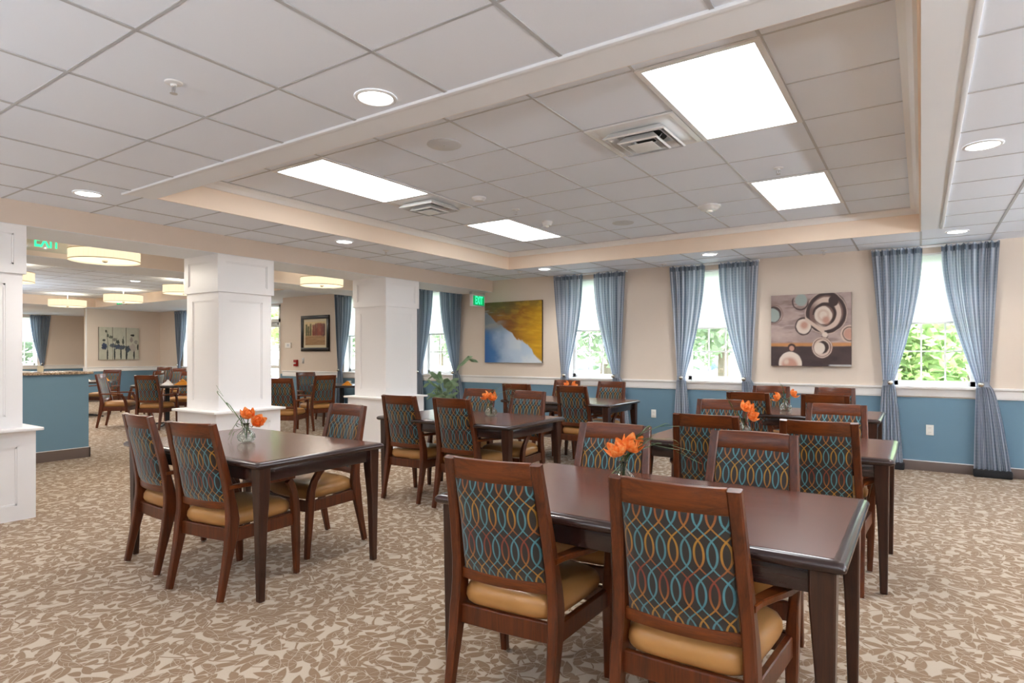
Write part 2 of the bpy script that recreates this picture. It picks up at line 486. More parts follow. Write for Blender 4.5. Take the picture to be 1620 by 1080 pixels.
# tray fascia lining, crown, soffit strips
fa = MB(); e = .012
fa.box(T0X-.0, T0X+e, T0Y, T1Y, ZL-.001, ZT); fa.box(T1X-e, T1X, T0Y, T1Y, ZL-.001, ZT)
fa.box(T0X, T1X, T1Y-e, T1Y, ZL-.001, ZT); fa.box(T0X, T1X, T0Y, T0Y+e, ZL-.001, ZT)
struct(fa.build('trim_tray_fascia', M['fascia_paint']))
fb = MB()
fb.box(LX0, LX0+e, .5, LY1, ZL-.001, ZT); fb.box(LX0, LX1, LY1-e, LY1, ZL-.001, ZT); fb.box(LX1-e, LX1, .5, LY1, ZL-.001, ZT); fb.box(LX0, LX1, .5, .5+e, ZL-.001, ZT)
struct(fb.build('trim_far_fascia', M['fascia_paint']))
cr = MB()
def crown_ring(x0, x1, y0, y1, z, mb, w=.075, h=.06):
    prof = [(0, 0), (w, 0), (w, -.012), (w*.55, -h*.5), (.018, -h), (0, -h)]
    rings = []
    for d, dz in prof:
        rings.append([(x0+d, y0+d, z+dz), (x1-d, y0+d, z+dz), (x1-d, y1-d, z+dz), (x0+d, y1-d, z+dz)])
    rings.append(rings[0])
    mb.loft(rings, cap=False)
crown_ring(T0X+e, T1X-e, T0Y+e, T1Y-e, ZT, cr)
struct(cr.build('trim_tray_crown', M['white_trim']))
so = MB()
so.box(T0X-.03, .16, 2.19, T0Y, ZL-.006, ZL+.01); so.box(0.0, .16, T0Y, T1Y-.1, ZL-.006, ZL+.01)
struct(so.build('trim_soffit_strip', M['soffit']))
se = MB()
se.box(T0X-.05, XR, 2.165, 2.195, ZL-.014, ZL+.01); se.box(.155, .18, 2.195, T1Y-.12, ZL-.014, ZL+.01)
struct(se.build('trim_soffit_edge', M['soffit'], bevel=.004))

# beams
bm_ = MB()
bm_.box(XB0, XB1, YF, W, ZB, ZL+.01); struct(bm_.build('trim_column_beam', [M['beam_paint']][0]), 'beige beam running over the white columns')
b2 = MB(); b2.box(-8.45, -7.72, YF, W, ZB, ZL+.01); struct(b2.build('trim_far_beam', M['beam_paint']), 'second beige beam beyond the aisle')
bs = MB(); bs.box(XB0+.005, XB1-.005, YF, W, ZB-.004, ZB); bs.box(-8.445, -7.725, YF, W, ZB-.004, ZB)
struct(bs.build('trim_beam_soffit', M['soffit']))

# walls with window openings --------------------------------------------------
WIN_HW = .40; WZ0, WZ1 = .92, 2.44
wins = [-9.25, -7.12, -4.115, -2.30, .115, 2.35]
RAIL0, RAIL1 = .822, .945
def wall_with_holes(mb, a0, a1, holes, put, z1):
    """put(a0,a1,z0,z1,mi) adds a slab; paint split at the chair rail"""
    cuts = [a0]
    for h0, h1, z0, zt in holes: cuts += [h0, h1]
    cuts.append(a1)
    for i in range(0, len(cuts), 2):
        put(cuts[i], cuts[i+1], 0, RAIL0, 1); put(cuts[i], cuts[i+1], RAIL0, z1, 0)
    for h0, h1, z0, zt in holes:
        if z0 > RAIL0: put(h0, h1, 0, RAIL0, 1); put(h0, h1, RAIL0, z0, 0)
        put(h0, h1, zt, z1, 0)
wl = MB()
wall_with_holes(wl, JOG, XR+.2, [(c-WIN_HW, c+WIN_HW, WZ0, WZ1) for c in wins], lambda a, b, z0, z1, mi: wl.box(a, b, W, W+.22, z0, z1, mi), ZTOP)
struct(wl.build('wall_window', [M['wall_paint'], M['blue_paint']]), 'beige wall with slate blue wainscot and white chair rail holding the windows')
wb = MB(); DX0, DX1 = -14.0, -12.9
WFAR = -16.98
wall_with_holes(wb, XA, JOG, [(WFAR-.42, WFAR+.42, WZ0, WZ1), (DX0, DX1, 0, 2.5)], lambda a, b, z0, z1, mi: wb.box(a, b, W2, W2+.22, z0, z1, mi), ZTOP)
wb.box(JOG-.0, JOG+.2, W+.22, W2+.22, 0, ZTOP)
struct(wb.build('wall_back_far', [M['wall_paint'], M['blue_paint']]))
wp = MB(); wp.box(XL-.16, XL, 7.2, W2, 0, RAIL0, 1); wp.box(XL-.16, XL, 7.2, W2, RAIL0, ZTOP, 0)
struct(wp.build('wall_partition', [M['wall_paint'], M['blue_paint']]))
wa = MB(); AY0, AY1 = 6.70, 7.50
wall_with_holes(wa, YF, W2, [(AY0, AY1, WZ0, WZ1)], lambda a, b, z0, z1, mi: wa.box(XA-.2, XA, a, b, z0, z1, mi), ZTOP)
struct(wa.build('wall_left', [M['wall_paint'], M['blue_paint']]))
wr = MB(); wr.box(XR, XR+.2, YF, W+.2, 0, RAIL0, 1); wr.box(XR, XR+.2, YF, W+.2, RAIL0, ZTOP, 0)
struct(wr.build('wall_right', [M['wall_paint'], M['blue_paint']]))
wf = MB(); wf.box(XA-.2, XR+.2, YF-.2, YF, 0, RAIL0, 1); wf.box(XA-.2, XR+.2, YF-.2, YF, RAIL0, ZTOP, 0)
struct(wf.build('wall_front', [M['wall_paint'], M['blue_paint']]))

# chair rail (white moulding) and baseboards
def rail_prof(mb, a0, a1, f):
    pr = [(0, RAIL0), (.012, RAIL0), (.016, RAIL0+.02), (.016, RAIL1-.035), (.034, RAIL1-.02), (.034, RAIL1), (0, RAIL1)]
    mb.loft([[f(a0, d, z) for d, z in pr], [f(a1, d, z) for d, z in pr]])
tr = MB(); cuts = [JOG]
for c in wins: cuts += [c-WIN_HW-.04, c+WIN_HW+.04]
cuts.append(XR)
for i in range(0, len(cuts), 2): rail_prof(tr, cuts[i], cuts[i+1], lambda a, d, z: (a, W-d, z))
struct(tr.build('trim_chair_rail', M['white_trim']), 'white chair rail between the windows')
tr2 = MB()
for a, b in ((XA, WFAR-.46), (WFAR+.46, DX0-.08)): rail_prof(tr2, a, b, lambda a_, d, z: (a_, W2-d, z))
rail_prof(tr2, 7.17, W2, lambda a_, d, z: (XL+d, a_, z)); rail_prof(tr2, AY1+.05, W2, lambda a_, d, z: (XA+d, a_, z)); rail_prof(tr2, YF, AY0-.05, lambda a_, d, z: (XA+d, a_, z))
rail_prof(tr2, XL-.19, XL+.03, lambda a_, d, z: (a_, 7.2-d, z))
rail_prof(tr2, YF, W, lambda a_, d, z: (XR-d, a_, z)); rail_prof(tr2, XA, XR, lambda a_, d, z: (a_, YF+d, z))
tr2.box(XL-.02, XL+.012, 7.17, 7.2, 0, ZL)
struct(tr2.build('trim_far_chair_rail', M['white_trim']))
bb = MB(); bb.box(JOG, XR, W-.012, W, 0, .105)
struct(bb.build('baseboard_window', M['baseboard'], bevel=.003), 'dark grey-brown vinyl baseboard under the windows')
bb = MB(); bb.box(XA, JOG, W2-.012, W2, 0, .105); bb.box(XL, XL+.012, 7.2, W2, 0, .105); bb.box(XA, XA+.012, YF, W2, 0, .105)
bb.box(XR-.012, XR, YF, W, 0, .105); bb.box(XA, XR, YF, YF+.012, 0, .105)
struct(bb.build('baseboard_far', M['baseboard']))
bl = MB(); bl.box(JOG, XR, W-.0135, W, .105, .112); struct(bl.build('trim_baseboard_cap', M['white_trim']))

# ------------------------------------------------------------------ windows
def window_unit(idx, cx, y, axis='Y', hw=WIN_HW, shade_z=1.672, z0=WZ0, z1=WZ1, cols=3, label=None):
    """axis 'Y': opening faces -Y at plane y. axis 'X': opening faces +X at plane x=y"""
    if axis == 'Y': root = empty('window_%d' % idx, (cx, y, 0)); 
    else: root = empty('window_%d' % idx, (y, cx, 0), PI/2)
    struct(root, label)
    # local: x across, +y outward, z up
    fr = MB(); d = .15
    fr.box(-hw, -hw+.018, 0, .2, z0, z1); fr.box(hw-.018, hw, 0, .2, z0, z1); fr.box(-hw, hw, 0, .2, z1-.018, z1)
    fr.build('window_jamb', M['white_trim'], root)
    sl = MB(); sl.box(-hw-.05, hw+.05, -.05, .2, z0-.0, z0+.03); sl.box(-hw-.03, hw+.03, -.018, 0, z0-.085, z0)
    sl.build('window_sill', M['white_trim'], root, bevel=.004)
    sa = MB(); i = .018; y0, y1 = d-.02, d+.02; zm = (z0+z1)/2+.02; s = .045
    a, b = -hw+i, hw-i
    sa.box(a, a+s, y0, y1, z0+.03, z1-.018); sa.box(b-s, b, y0, y1, z0+.03, z1-.018)
    sa.box(a, b, y0, y1, z0+.03, z0+.085); sa.box(a, b, y0, y1, z1-.07, z1-.018); sa.box(a, b, y0, y1, zm-.02, zm+.02)
    sa.build('window_frame', M['white_trim'], root)
    mu = MB()
    for k in range(1, cols):
        x = a+s+(b-a-2*s)*k/cols; mu.box(x-.009, x+.009, d-.008, d+.008, z0+.085, z1-.07)
    for lo, hi in ((z0+.085, zm-.02), (zm+.02, z1-.07)):
        zc = (lo+hi)/2; mu.box(a+s, b-s, d-.007, d+.007, zc-.009, zc+.009)
    mu.build('muntin_grid', M['white_trim'], root)
    gp = MB(); gp.box(a+s*.5, b-s*.5, d+.010, d+.014, z0+.05, z1-.04); gp.build('pane', M['glass'], root)
    if shade_z:
        sh = empty('roller_shade', root.location, root.rotation_euler.z)
        m = MB(); m.box(-hw+.03, hw-.03, .075, .078, shade_z, z1-.02)
        m.build('shade_cloth', M['shade'], sh)
        m = MB(); m.box(-hw+.028, hw-.028, .068, .084, shade_z-.022, shade_z); m.build('hem_bar', M['white_trim'], sh, bevel=.003)
        return root, sh
    return root, None
wl_lab = ['white window partly behind the second column at the left', 'white window behind the palm plant', 'white window beside the yellow and blue painting',
          'white window between the yellow painting and the circles painting', 'white window right of the circles painting', None]
sh_lab = ['white roller shade behind the middle white column', 'white roller shade in the window above the palm plant', 'white roller shade in the window beside the yellow and blue painting',
          'white roller shade in the window left of the circles painting', 'white roller shade in the window right of the circles painting', 'white roller shade at the window past the right edge']
for i, c in enumerate(wins):
    r, s = window_unit(i+1, c, W, label=wl_lab[i]); tag(s, sh_lab[i], 'roller shade', 'white roller shades')
r, s = window_unit(7, WFAR, W2); tag(s, 'white roller shade in the distant window beside the first column', 'roller shade', 'white roller shades')
r, s = window_unit(8, (AY0+AY1)/2, XA, 'X', (AY1-AY0)/2, 1.72); tag(s, 'white roller shade in the farthest window beyond the granite counter', 'roller shade', 'white roller shades')

# glazed door in the set-back wall
dr = empty('door_1', (0, W2, 0)); struct(dr, 'white glazed exterior door with transom seen beside the first column')
m = MB()
m.box(DX0, DX0+.05, -.02, .16, 0, 2.5); m.box(DX1-.05, DX1, -.02, .16, 0, 2.5); m.box(DX0, DX1, -.02, .16, 2.45, 2.5); m.box(DX0, DX1, -.02, .16, 2.08, 2.16)
m.build('door_frame', M['white_trim'], dr)
m = MB(); a, b = DX0+.05, DX1-.05
m.box(a, a+.08, .05, .1, 0, 2.08); m.box(b-.08, b, .05, .1, 0, 2.08); m.box(a, b, .05, .1, 0, .2); m.box(a, b, .05, .1, 1.96, 2.08); m.box(a, b, .05, .1, .95, 1.02)
m.build('door_leaf', M['white_trim'], dr)
m = MB(); m.box(a, b, .07, .076, .2, 2.0); m.box(a, b, .07, .076, 2.16, 2.45); m.build('door_glass', M['glass'], dr)
m = MB(); m.box(b-.34, b-.06, -.01, .05, 2.0, 2.06); m.build('door_closer', M['grey_metal'], dr, bevel=.006)

# ------------------------------------------------------------------ curtains
def curtain(name, outer, inner, tie, hem, base, mat, label, group, rz=0, z_top=2.505, z_tie=.985, z_hem=.05, black=False, n=6.5, seed=0):
    """local x along the wall measured from base; outer/inner x at the top, tie x (centre), hem (outer, inner)"""
    rnd = random.Random(seed)
    root = empty(name, base, rz); tag(root, label, 'curtain', group)
    sg = 1 if inner > outer else -1
    def section(z, ns=84):
        if z >= z_tie:
            f = (z-z_tie)/(z_top-z_tie)
            xo = (tie-sg*.055)+(outer-(tie-sg*.055))*f
            xi = (tie+sg*.055)+(inner-(tie+sg*.055))*math.sin(f*PI/2)
            squeeze = min(1, .35+f*1.4)
        else:
            f = (z_tie-z)/(z_tie-z_hem)
            xo = (tie-sg*.055)+(hem[0]-(tie-sg*.055))*f**.6
            xi = (tie+sg*.055)+(hem[1]-(tie+sg*.055))*f**.6
            squeeze = .35+f*.6
        pts = []
        for k in range(ns+1):
            s = k/ns
            ph = 2*PI*n*s+.9*math.sin(3.1*s+seed)+.25*math.sin(z*2+s*5)
            amp = .026*squeeze
            y = -.075+amp*math.sin(ph)+.008*math.sin(2.3*ph+1)*squeeze
            x = xo+(xi-xo)*s+.006*math.sin(ph*1.0+.8)*squeeze
            pts.append((x, y, z))
        return pts
    zs = [z_top-(z_top-z_tie)*k/34 for k in range(35)]+[z_tie-(z_tie-z_hem)*k/18 for k in range(1, 19)]
    rings = [section(z) for z in zs]
    # wavy gathered header
    rings[0] = [(x, y, z+.012*math.sin(k*.75)) for k, (x, y, z) in enumerate(rings[0])]
    mb = MB(); mb.loft(rings, cap=False, closed=False)
    ns = 85; width = abs(inner-outer)*1.9
    me = mb.build('drape', mat, root, smooth=True)
    ul = me.data.uv_layers.new(name='UVMap')
    for lp in me.data.loops:
        vi = lp.vertex_index; k = vi % ns; r = vi//ns
        ul.data[lp.index].uv = (k/(ns-1)*width+seed*.37, zs[r])
    hd = MB(); hd.loft([[(x, y-.002, z) for x, y, z in section(zz)] for zz in (z_top-.012, z_top-.065)], cap=False, closed=False)
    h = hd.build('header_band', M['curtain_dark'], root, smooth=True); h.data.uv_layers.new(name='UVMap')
    for lp in h.data.loops: h.data.uv_layers[0].data[lp.index].uv = ((lp.vertex_index % ns)/(ns-1)*width, .5)
    # tie ring around the waist + knob
    tb = MB(); rg = []
    for z, gsc in ((z_tie-.03, 1.1), (z_tie-.012, 1.0), (z_tie+.012, 1.0), (z_tie+.03, 1.12)):
        rg.append([(tie+.052*gsc*math.cos(t), -.075+.036*gsc*math.sin(t), z+.006*math.cos(t)) for t in [2*PI*q/20 for q in range(20)]])
    tb.loft(rg, cap=False); tb.build('tieback', mat, root, smooth=True).data.uv_layers.new(name='UVMap')
    kb = MB(); kx = tie+sg*.02
    prof = [(.001, -.16), (.018, -.158), (.026, -.148), (.028, -.138), (.024, -.127), (.012, -.12), (.008, -.11)]
    kb.loft([[(kx+r*math.cos(t), yy, z_tie+r*math.sin(t)) for t in [2*PI*q/16 for q in range(16)]] for r, yy in prof])
    kb.build('holdback_knob', M['steel'], root, smooth=True)
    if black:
        bk = MB(); x0, x1 = sorted(hem); bk.box(x0-.01, x1+.01, -.12, -.02, .002, z_hem+.03)  # plain black box below the hem
        bk.build('black_bottom_band', M['curtain_black'], root, bevel=.012)
    return root
def rod(name, x0, x1, base, rz, label):
    r = empty(name, base, rz); tag(r, label, 'curtain rod', 'white curtain rods')
    m = MB(); m.box(x0, x1, -.045, -.035, 2.497, 2.522); m.build('rail', M['white_trim'], r, bevel=.003)
    m = MB()
    for x in (x0+.004, x1-.004): m.box(x-.004, x+.004, -.04, 0, 2.497, 2.522)
    m.build('wall_bracket', M['white_trim'], r)
cw = [('the window behind the middle column', 0), ('the window above the palm plant', 1), ('the window beside the yellow painting', 2),
      ('the window left of the circles', 3), ('the window right of the circles painting', 4), ('the window past the right edge', 5)]
for (txt, i), c in zip(cw, wins):
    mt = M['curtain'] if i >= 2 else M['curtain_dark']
    gp = 'blue striped sheer curtains tied back' if i >= 2 else 'blue striped curtains coloured darker for the shade of the beam'
    col = 'pale blue' if i >= 2 else 'shade-toned blue'
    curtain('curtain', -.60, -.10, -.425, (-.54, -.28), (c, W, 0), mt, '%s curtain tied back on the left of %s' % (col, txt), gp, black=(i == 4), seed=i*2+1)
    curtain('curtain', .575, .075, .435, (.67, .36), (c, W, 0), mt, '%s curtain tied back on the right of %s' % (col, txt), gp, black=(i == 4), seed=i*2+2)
    rod('curtain_rod', -.6, .58, (c, W, 0), 0, 'thin white curtain rod over %s' % txt)
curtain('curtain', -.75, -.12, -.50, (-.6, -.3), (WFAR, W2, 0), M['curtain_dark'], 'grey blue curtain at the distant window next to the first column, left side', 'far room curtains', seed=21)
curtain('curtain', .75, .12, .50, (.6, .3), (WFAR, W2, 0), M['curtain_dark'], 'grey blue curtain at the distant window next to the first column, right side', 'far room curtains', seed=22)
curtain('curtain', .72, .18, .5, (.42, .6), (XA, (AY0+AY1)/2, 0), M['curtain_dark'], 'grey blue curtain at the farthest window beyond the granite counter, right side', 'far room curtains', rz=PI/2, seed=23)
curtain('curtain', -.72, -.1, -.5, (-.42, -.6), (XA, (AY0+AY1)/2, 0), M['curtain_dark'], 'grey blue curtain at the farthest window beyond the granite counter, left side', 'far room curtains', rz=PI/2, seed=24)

# ------------------------------------------------------------------ columns
def column(label, yc):
    x0, x1 = XB0, XB1; y0, y1 = yc-.325, yc+.325; cx, cy = (x0+x1)/2, yc
    r = empty('column', (cx, cy, 0)); struct(r, label); r['category'] = 'column'
    hw = .325
    def framed(mb, h, z0, z1, st, rail, th):
        mb.box(-h, h, -h, h, z0, z1)
        for k in range(4):
            ca, sa = math.cos(k*PI/2), math.sin(k*PI/2)
            def put(a0, a1, zz0, zz1):
                vs = []
                for (a, d, z) in [(a0, h, zz0), (a1, h, zz0), (a1, h+th, zz0), (a0, h+th, zz0), (a0, h, zz1), (a1, h, zz1), (a1, h+th, zz1), (a0, h+th, zz1)]:
                    vs.append((a*ca-d*sa, a*sa+d*ca, z))
                mb.add(vs, [(0,3,2,1),(4,5,6,7),(0,1,5,4),(1,2,6,5),(2,3,7,6),(3,0,4,7)])
            put(-h-th, -h+st, z0, z1); put(h-st, h, z0, z1)
            put(-h+st, h-st, z0, z0+rail); put(-h+st, h-st, z1-rail, z1)
            # small inner moulding
            i = .012
            put2 = [(-h+st, -h+st+i, z0+rail, z1-rail), (h-st-i, h-st, z0+rail, z1-rail), (-h+st, h-st, z0+rail, z0+rail+i), (-h+st, h-st, z1-rail-i, z1-rail)]
            for a0, a1, zz0, zz1 in put2:
                vs = []
                for (a, d, z) in [(a0, h, zz0), (a1, h, zz0), (a1, h+th*.5, zz0), (a0, h+th*.5, zz0), (a0, h, zz1), (a1, h, zz1), (a1, h+th*.5, zz1), (a0, h+th*.5, zz1)]:
                    vs.append((a*ca-d*sa, a*sa+d*ca, z))
                mb.add(vs, [(0,3,2,1),(4,5,6,7),(0,1,5,4),(1,2,6,5),(2,3,7,6),(3,0,4,7)])
    m = MB(); framed(m, hw-.03, .72, 1.97, .10, .10, .010); m.build('shaft', M['column_white'], r)
    m = MB(); framed(m, hw-.012, 1.955, ZB-.004, .07, .07, .012); m.build('capital_block', M['column_white'], r)
    m = MB(); framed(m, hw+.035, 0, .70, .11, .12, .012); m.build('pedestal', M['column_white'], r)
    m = MB(); m.box(-hw-.09, hw+.09, -hw-.09, hw+.09, .70, .725); m.build('ledge', M['column_white'], r, bevel=.006)
column('white panelled column cut by the left edge of the picture', 1.545)
column('white panelled column behind the left table', 3.795)
column('white panelled column in front of the middle curtained windows', 6.145)
column('white panelled column out of view on the left', -.7)

# ------------------------------------------------------------------ ceiling fixtures
def troffer(x0, y0, label):
    r = empty('ceiling_light', (x0+.305, y0+.61, ZT)); tag(r, label, 'ceiling light', 'large troffer lights in the tray ceiling')
    f = MB(); a, b, w = .305, .61, .03
    for q in ((-a, a, -b, -b+w), (-a, a, b-w, b), (-a, -a+w, -b+w, b-w), (a-w, a, -b+w, b-w)): f.box(q[0], q[1], q[2], q[3], -.012, -.001)
    f.build('frame', M['fixture_white'], r)
    d = MB(); d.box(-a+w, a-w, -b+w, b-w, -.008, -.002); d.build('diffuser', M['troffer'], r)
troffer(-1.22, 2.93, 'largest rectangular ceiling light, right of the nearer air vent')
troffer(-1.22, 5.37, 'bright rectangular ceiling light at the far right of the tray')
troffer(-4.27, 2.93, 'bright rectangular ceiling light at the near left of the tray, touching an air vent')
troffer(-4.27, 5.37, 'bright rectangular ceiling light in the far left corner of the tray')

def vent(x0, y0, label):
    r = empty('air_vent', (x0+.305, y0+.305, ZT)); tag(r, label, 'air vent', 'square ceiling air diffusers')
    a = .298
    m = MB()
    prof = [(a, -.001), (a, -.012), (a-.03, -.014), (a-.05, -.004)]
    m.loft([[(-h, -h, z), (h, -h, z), (h, h, z), (-h, h, z)] for h, z in prof], cap=False); m.build('frame', M['fixture_white'], r)
    m = MB(); m.box(-a+.04, a-.04, -a+.04, a-.04, -.003, -.0005); m.build('back_plate', M['fixture_white'], r)
    m = MB(); m.lathe([(.14, -.004), (.14, -.006)], 28, 0, .02); m.build('duct_opening', M['dark_void'], r)
    for h, zt, zb in ((.20, -.02, -.055), (.125, -.035, -.075)):
        m = MB(); m.loft([[(-q, -q, z), (q, -q, z), (q, q, z), (-q, q, z)] for q, z in ((h, zb), (h+.012, zb+.006), (h-.03, zt+.012), (h-.055, zt), (h-.062, zt+.002), (h-.04, zt+.006), (h-.02, zb+.004))], cap=False)
        m.build('louvre_cone', M['fixture_white'], r)
    m = MB(); m.box(-.085, .085, -.085, .085, -.082, -.078); m.build('centre_plate', M['fixture_white'], r, bevel=.002)
    m = MB()
    for sx in (-1, 1): m.tube([(sx*.12, 0, -.01), (sx*.06, 0, -.078)], .003, 6)
    m.build('support_wire', M['grey_metal'], r)
vent(-1.83, 3.54, 'square air vent left of the largest ceiling light')
vent(-4.27, 4.15, 'square air vent at the end of the near left ceiling light')

def downlight(x, y, z, label, power=26, lamp=True, r_=.085):
    r = empty('downlight', (x, y, z)); tag(r, label, 'downlight', 'round recessed downlights')
    m = MB(); m.loft([[(q*math.cos(t), q*math.sin(t), zz) for t in [2*PI*k/32 for k in range(32)]] for q, zz in ((r_+.014, -.001), (r_+.014, -.005), (r_, -.009), (r_-.006, -.003))], cap=False)
    m.build('trim_ring', M['fixture_white'], r, smooth=True)
    m = MB(); m.lathe([(r_-.004, -.003), (r_-.004, -.0045)], 32); m.build('lens', M['downlight'], r)
    if lamp:
        l = bpy.data.lights.new('downlight_lamp', 'SPOT'); l.energy = power; l.spot_size = 2.3; l.spot_blend = .9; l.shadow_soft_size = .07; l.color = (1, .95, .89)
        o = bpy.data.objects.new('downlight_lamp', l); COL.objects.link(o); o.parent = r; o.location = (0, 0, -.05)
DL = [(-2.147, 2.03, 'large round downlight in the nearest ceiling tiles, top centre'), (-5.25, 2.03, 'round downlight above the first white column'),
      (.30, 4.47, 'round downlight at the right edge of the picture'), (.30, 7.50, 'round downlight above the right hand curtained window'),
      (-5.2, 4.46, 'small round downlight left of the tray beside the beam'), (-4.5, 7.52, 'small round downlight before the window beside the yellow and blue painting'),
      (-2.15, 7.53, 'small round downlight before the window left of the circles painting'),
      (-2.147, -.4, None), (-5.25, -.4, None), (.3, .2, None), (.3, -2.0, None), (-2.147, -2.4, None), (-5.25, -2.4, None), (2.6, 1.6, None), (2.6, 4.5, None), (2.6, -1.2, None)]  # entries without a label are unseen downlights added for fill light
for x, y, lab in DL: downlight(x, y, ZL, lab or 'round downlight added for fill in the ceiling out of view', 26)
for x, y, z, lab in [(-10.6, 3.3, ZT, 'slim downlight glow in the far room above the granite counter'), (-13.1, 5.9, ZT, 'small downlight between two drum lamps of the far room'), (-12.9, 2.9, ZT, 'small downlight at the left of the far room ceiling')]:
    downlight(x, y, z, lab, 40)

def disc_speaker(x, y, label):
    m = MB(); m.lathe([(.118, 0), (.12, -.004), (.112, -.008), (.001, -.010)], 36, cap=False)
    r = empty('ceiling_speaker', (x, y, ZT)); tag(r, label, 'ceiling speaker', 'round grey ceiling speakers')
    m.build('grille', M['grille'], r, smooth=.6)
    m = MB(); m.lathe([(.006, -.0095), (.006, -.012)], 10); m.build('centre_screw', M['grey_metal'], r)
disc_speaker(-2.745, 3.235, 'round grey ceiling speaker right of the near left ceiling light'); disc_speaker(-2.745, 6.285, 'round grey ceiling speaker near the far side of the tray')

def detector(x, y, z, rr, h, label, lens=False):
    r = empty('smoke_detector', (x, y, z)); tag(r, label, 'smoke detector', 'white ceiling detectors')
    m = MB(); m.lathe([(rr, -.001), (rr, -h*.35), (rr*.86, -h*.5), (rr*.7, -h*.9), (rr*.45, -h), (.001, -h)], 28, cap=False); m.build('housing', M['fixture_white'], r, smooth=.5)
    m = MB(); m.lathe([(rr*.72, -h*.55), (rr*.72, -h*.62)], 24, cap=False); m.build('sensing_slot', M['grille'], r)
    if lens:
        m = MB(); m.lathe([(rr*.3, -h), (rr*.28, -h*1.25), (rr*.1, -h*1.35)], 16); m.build('strobe_lens', M['wall_white'], r, smooth=.5)
detector(-1.724, 6.03, ZT, .11, .05, 'large white round detector left of the far right ceiling light', True)
detector(-3.41, 4.515, ZT, .065, .04, 'small white detector right of the farther air vent')
detector(-3.41, 5.76, ZT, .06, .05, 'small white detector near the far left ceiling light', True)
detector(-9.3, 4.6, ZL, .075, .045, 'small grey detector under the far room ceiling beside the first column')

def sprinkler(x, y, z, label):
    r = empty('sprinkler_head', (x, y, z)); tag(r, label, 'sprinkler', 'ceiling sprinkler heads')
    m = MB(); m.lathe([(.038, -.0005), (.036, -.006), (.014, -.010), (.012, -.02)], 22); m.build('escutcheon', M['fixture_white'], r, smooth=.6)
    m = MB(); m.tube([(-.011, 0, -.018), (-.013, 0, -.035), (-.004, 0, -.05)], .0025, 6); m.tube([(.011, 0, -.018), (.013, 0, -.035), (.004, 0, -.05)], .0025, 6); m.tube([(0, 0, -.02), (0, 0, -.04)], .003, 6)
    m.build('yoke', M['grey_metal'], r)
    m = MB(); m.lathe([(.016, -.05), (.016, -.052)], 14); m.build('deflector', M['grey_metal'], r)
for x, y, z, lab in [(-2.776, 1.411, ZL, 'sprinkler head in the nearest ceiling tiles, upper left'), (-.924, 5.1, ZT, 'sprinkler head just before the far right ceiling light'),
                     (-3.386, 5.1, ZT, 'sprinkler head in the tray before the far left ceiling light'), (-5.24, 5.12, ZL, 'tiny sprinkler head left of the tray near the beam'),
                     (-4.95, 7.56, ZL, 'tiny sprinkler head above the yellow and blue painting'), (-2.9, 8.0, ZL, 'tiny sprinkler head between the two middle windows'),
                     (-.95, 8.0, ZL, 'tiny sprinkler head above the circles painting'), (-9.2, 2.9, ZL, 'tiny sprinkler head beyond the aisle drum lamp')]:
    sprinkler(x, y, z, lab)

def drum(x, y, zc, rad, hgt, zceil, label, power=18):
    power *= .6
    r = empty('drum_pendant', (x, y, 0)); tag(r, label, 'pendant lamp', 'drum pendant lamps')
    z0, z1 = zc-hgt/2, zc+hgt/2; n = 48
    m = MB(); m.loft([[(q*math.cos(t), q*math.sin(t), z) for t in [2*PI*k/n for k in range(n)]] for q, z in ((rad, z0), (rad, z1), (rad-.006, z1), (rad-.006, z0))]+[[(rad*math.cos(2*PI*k/n), rad*math.sin(2*PI*k/n), z0) for k in range(n)]], cap=False)
    m.build('lamp_shade', M['drum'], r, smooth=.6)
    m = MB(); m.lathe([(rad-.02, z0+.012), (rad-.02, z0+.016)], 40); m.build('diffuser', M['drum_lens'], r)
    m = MB()
    for z in (z0, z1-.008): m.loft([[(q*math.cos(t), q*math.sin(t), zz) for t in [2*PI*k/n for k in range(n)]] for q, zz in ((rad+.001, z), (rad+.003, z), (rad+.003, z+.008), (rad+.001, z+.008))], cap=False)
    m.build('shade_trim', M['stitch'], r)
    m = MB(); m.lathe([(.012, z0-.012), (.026, z0-.004), (.026, z0+.012)], 16); m.build('finial', M['steel'], r, smooth=.6)
    m = MB(); m.lathe([(.009, z1-.02), (.009, zceil)], 10); m.build('stem', M['drum_lens'] if False else M['fixture_white'], r)
    m = MB(); m.lathe([(.062, zceil-.02), (.062, zceil-.001)], 24); m.build('canopy', M['fixture_white'], r, smooth=.6)
    l = bpy.data.lights.new('drum_lamp', 'AREA'); l.shape = 'DISK'; l.size = rad*1.6; l.energy = power; l.color = (1, .92, .80)
    o = bpy.data.objects.new('drum_lamp', l); COL.objects.link(o); o.parent = r; o.location = (0, 0, z0-.02)
    l = bpy.data.lights.new('drum_uplight', 'AREA'); l.shape = 'DISK'; l.size = rad*1.2; l.energy = power*.12; l.color = (1, .90, .76)
    o = bpy.data.objects.new('drum_uplight', l); COL.objects.link(o); o.parent = r; o.location = (0, 0, z1-.01); o.rotation_euler = (PI, 0, 0)
drum(-7.22, 2.95, 2.352, .325, .112, ZL, 'largest glowing cream drum lamp, between the left edge and the first column')
drum(-7.22, 5.78, 2.352, .30, .115, ZL, 'cream drum lamp hanging between the first and the middle column')
drum(-12.15, 3.55, 2.545, .36, .16, ZT, 'pinkish drum lamp cut off by the column at the left edge', 22)
drum(-15.1, 6.55, 2.565, .385, .165, ZT, 'cream drum lamp hanging above the distant set tables', 24)
drum(-17.3, 6.25, 2.54, .385, .165, ZT, 'most distant drum lamp, left of the one above the set tables', 24)
drum(-7.22, -.2, 2.352, .31, .112, ZL, 'drum lamp added for fill, hidden behind the left column', 14)  # out of sight, added for the light it gives
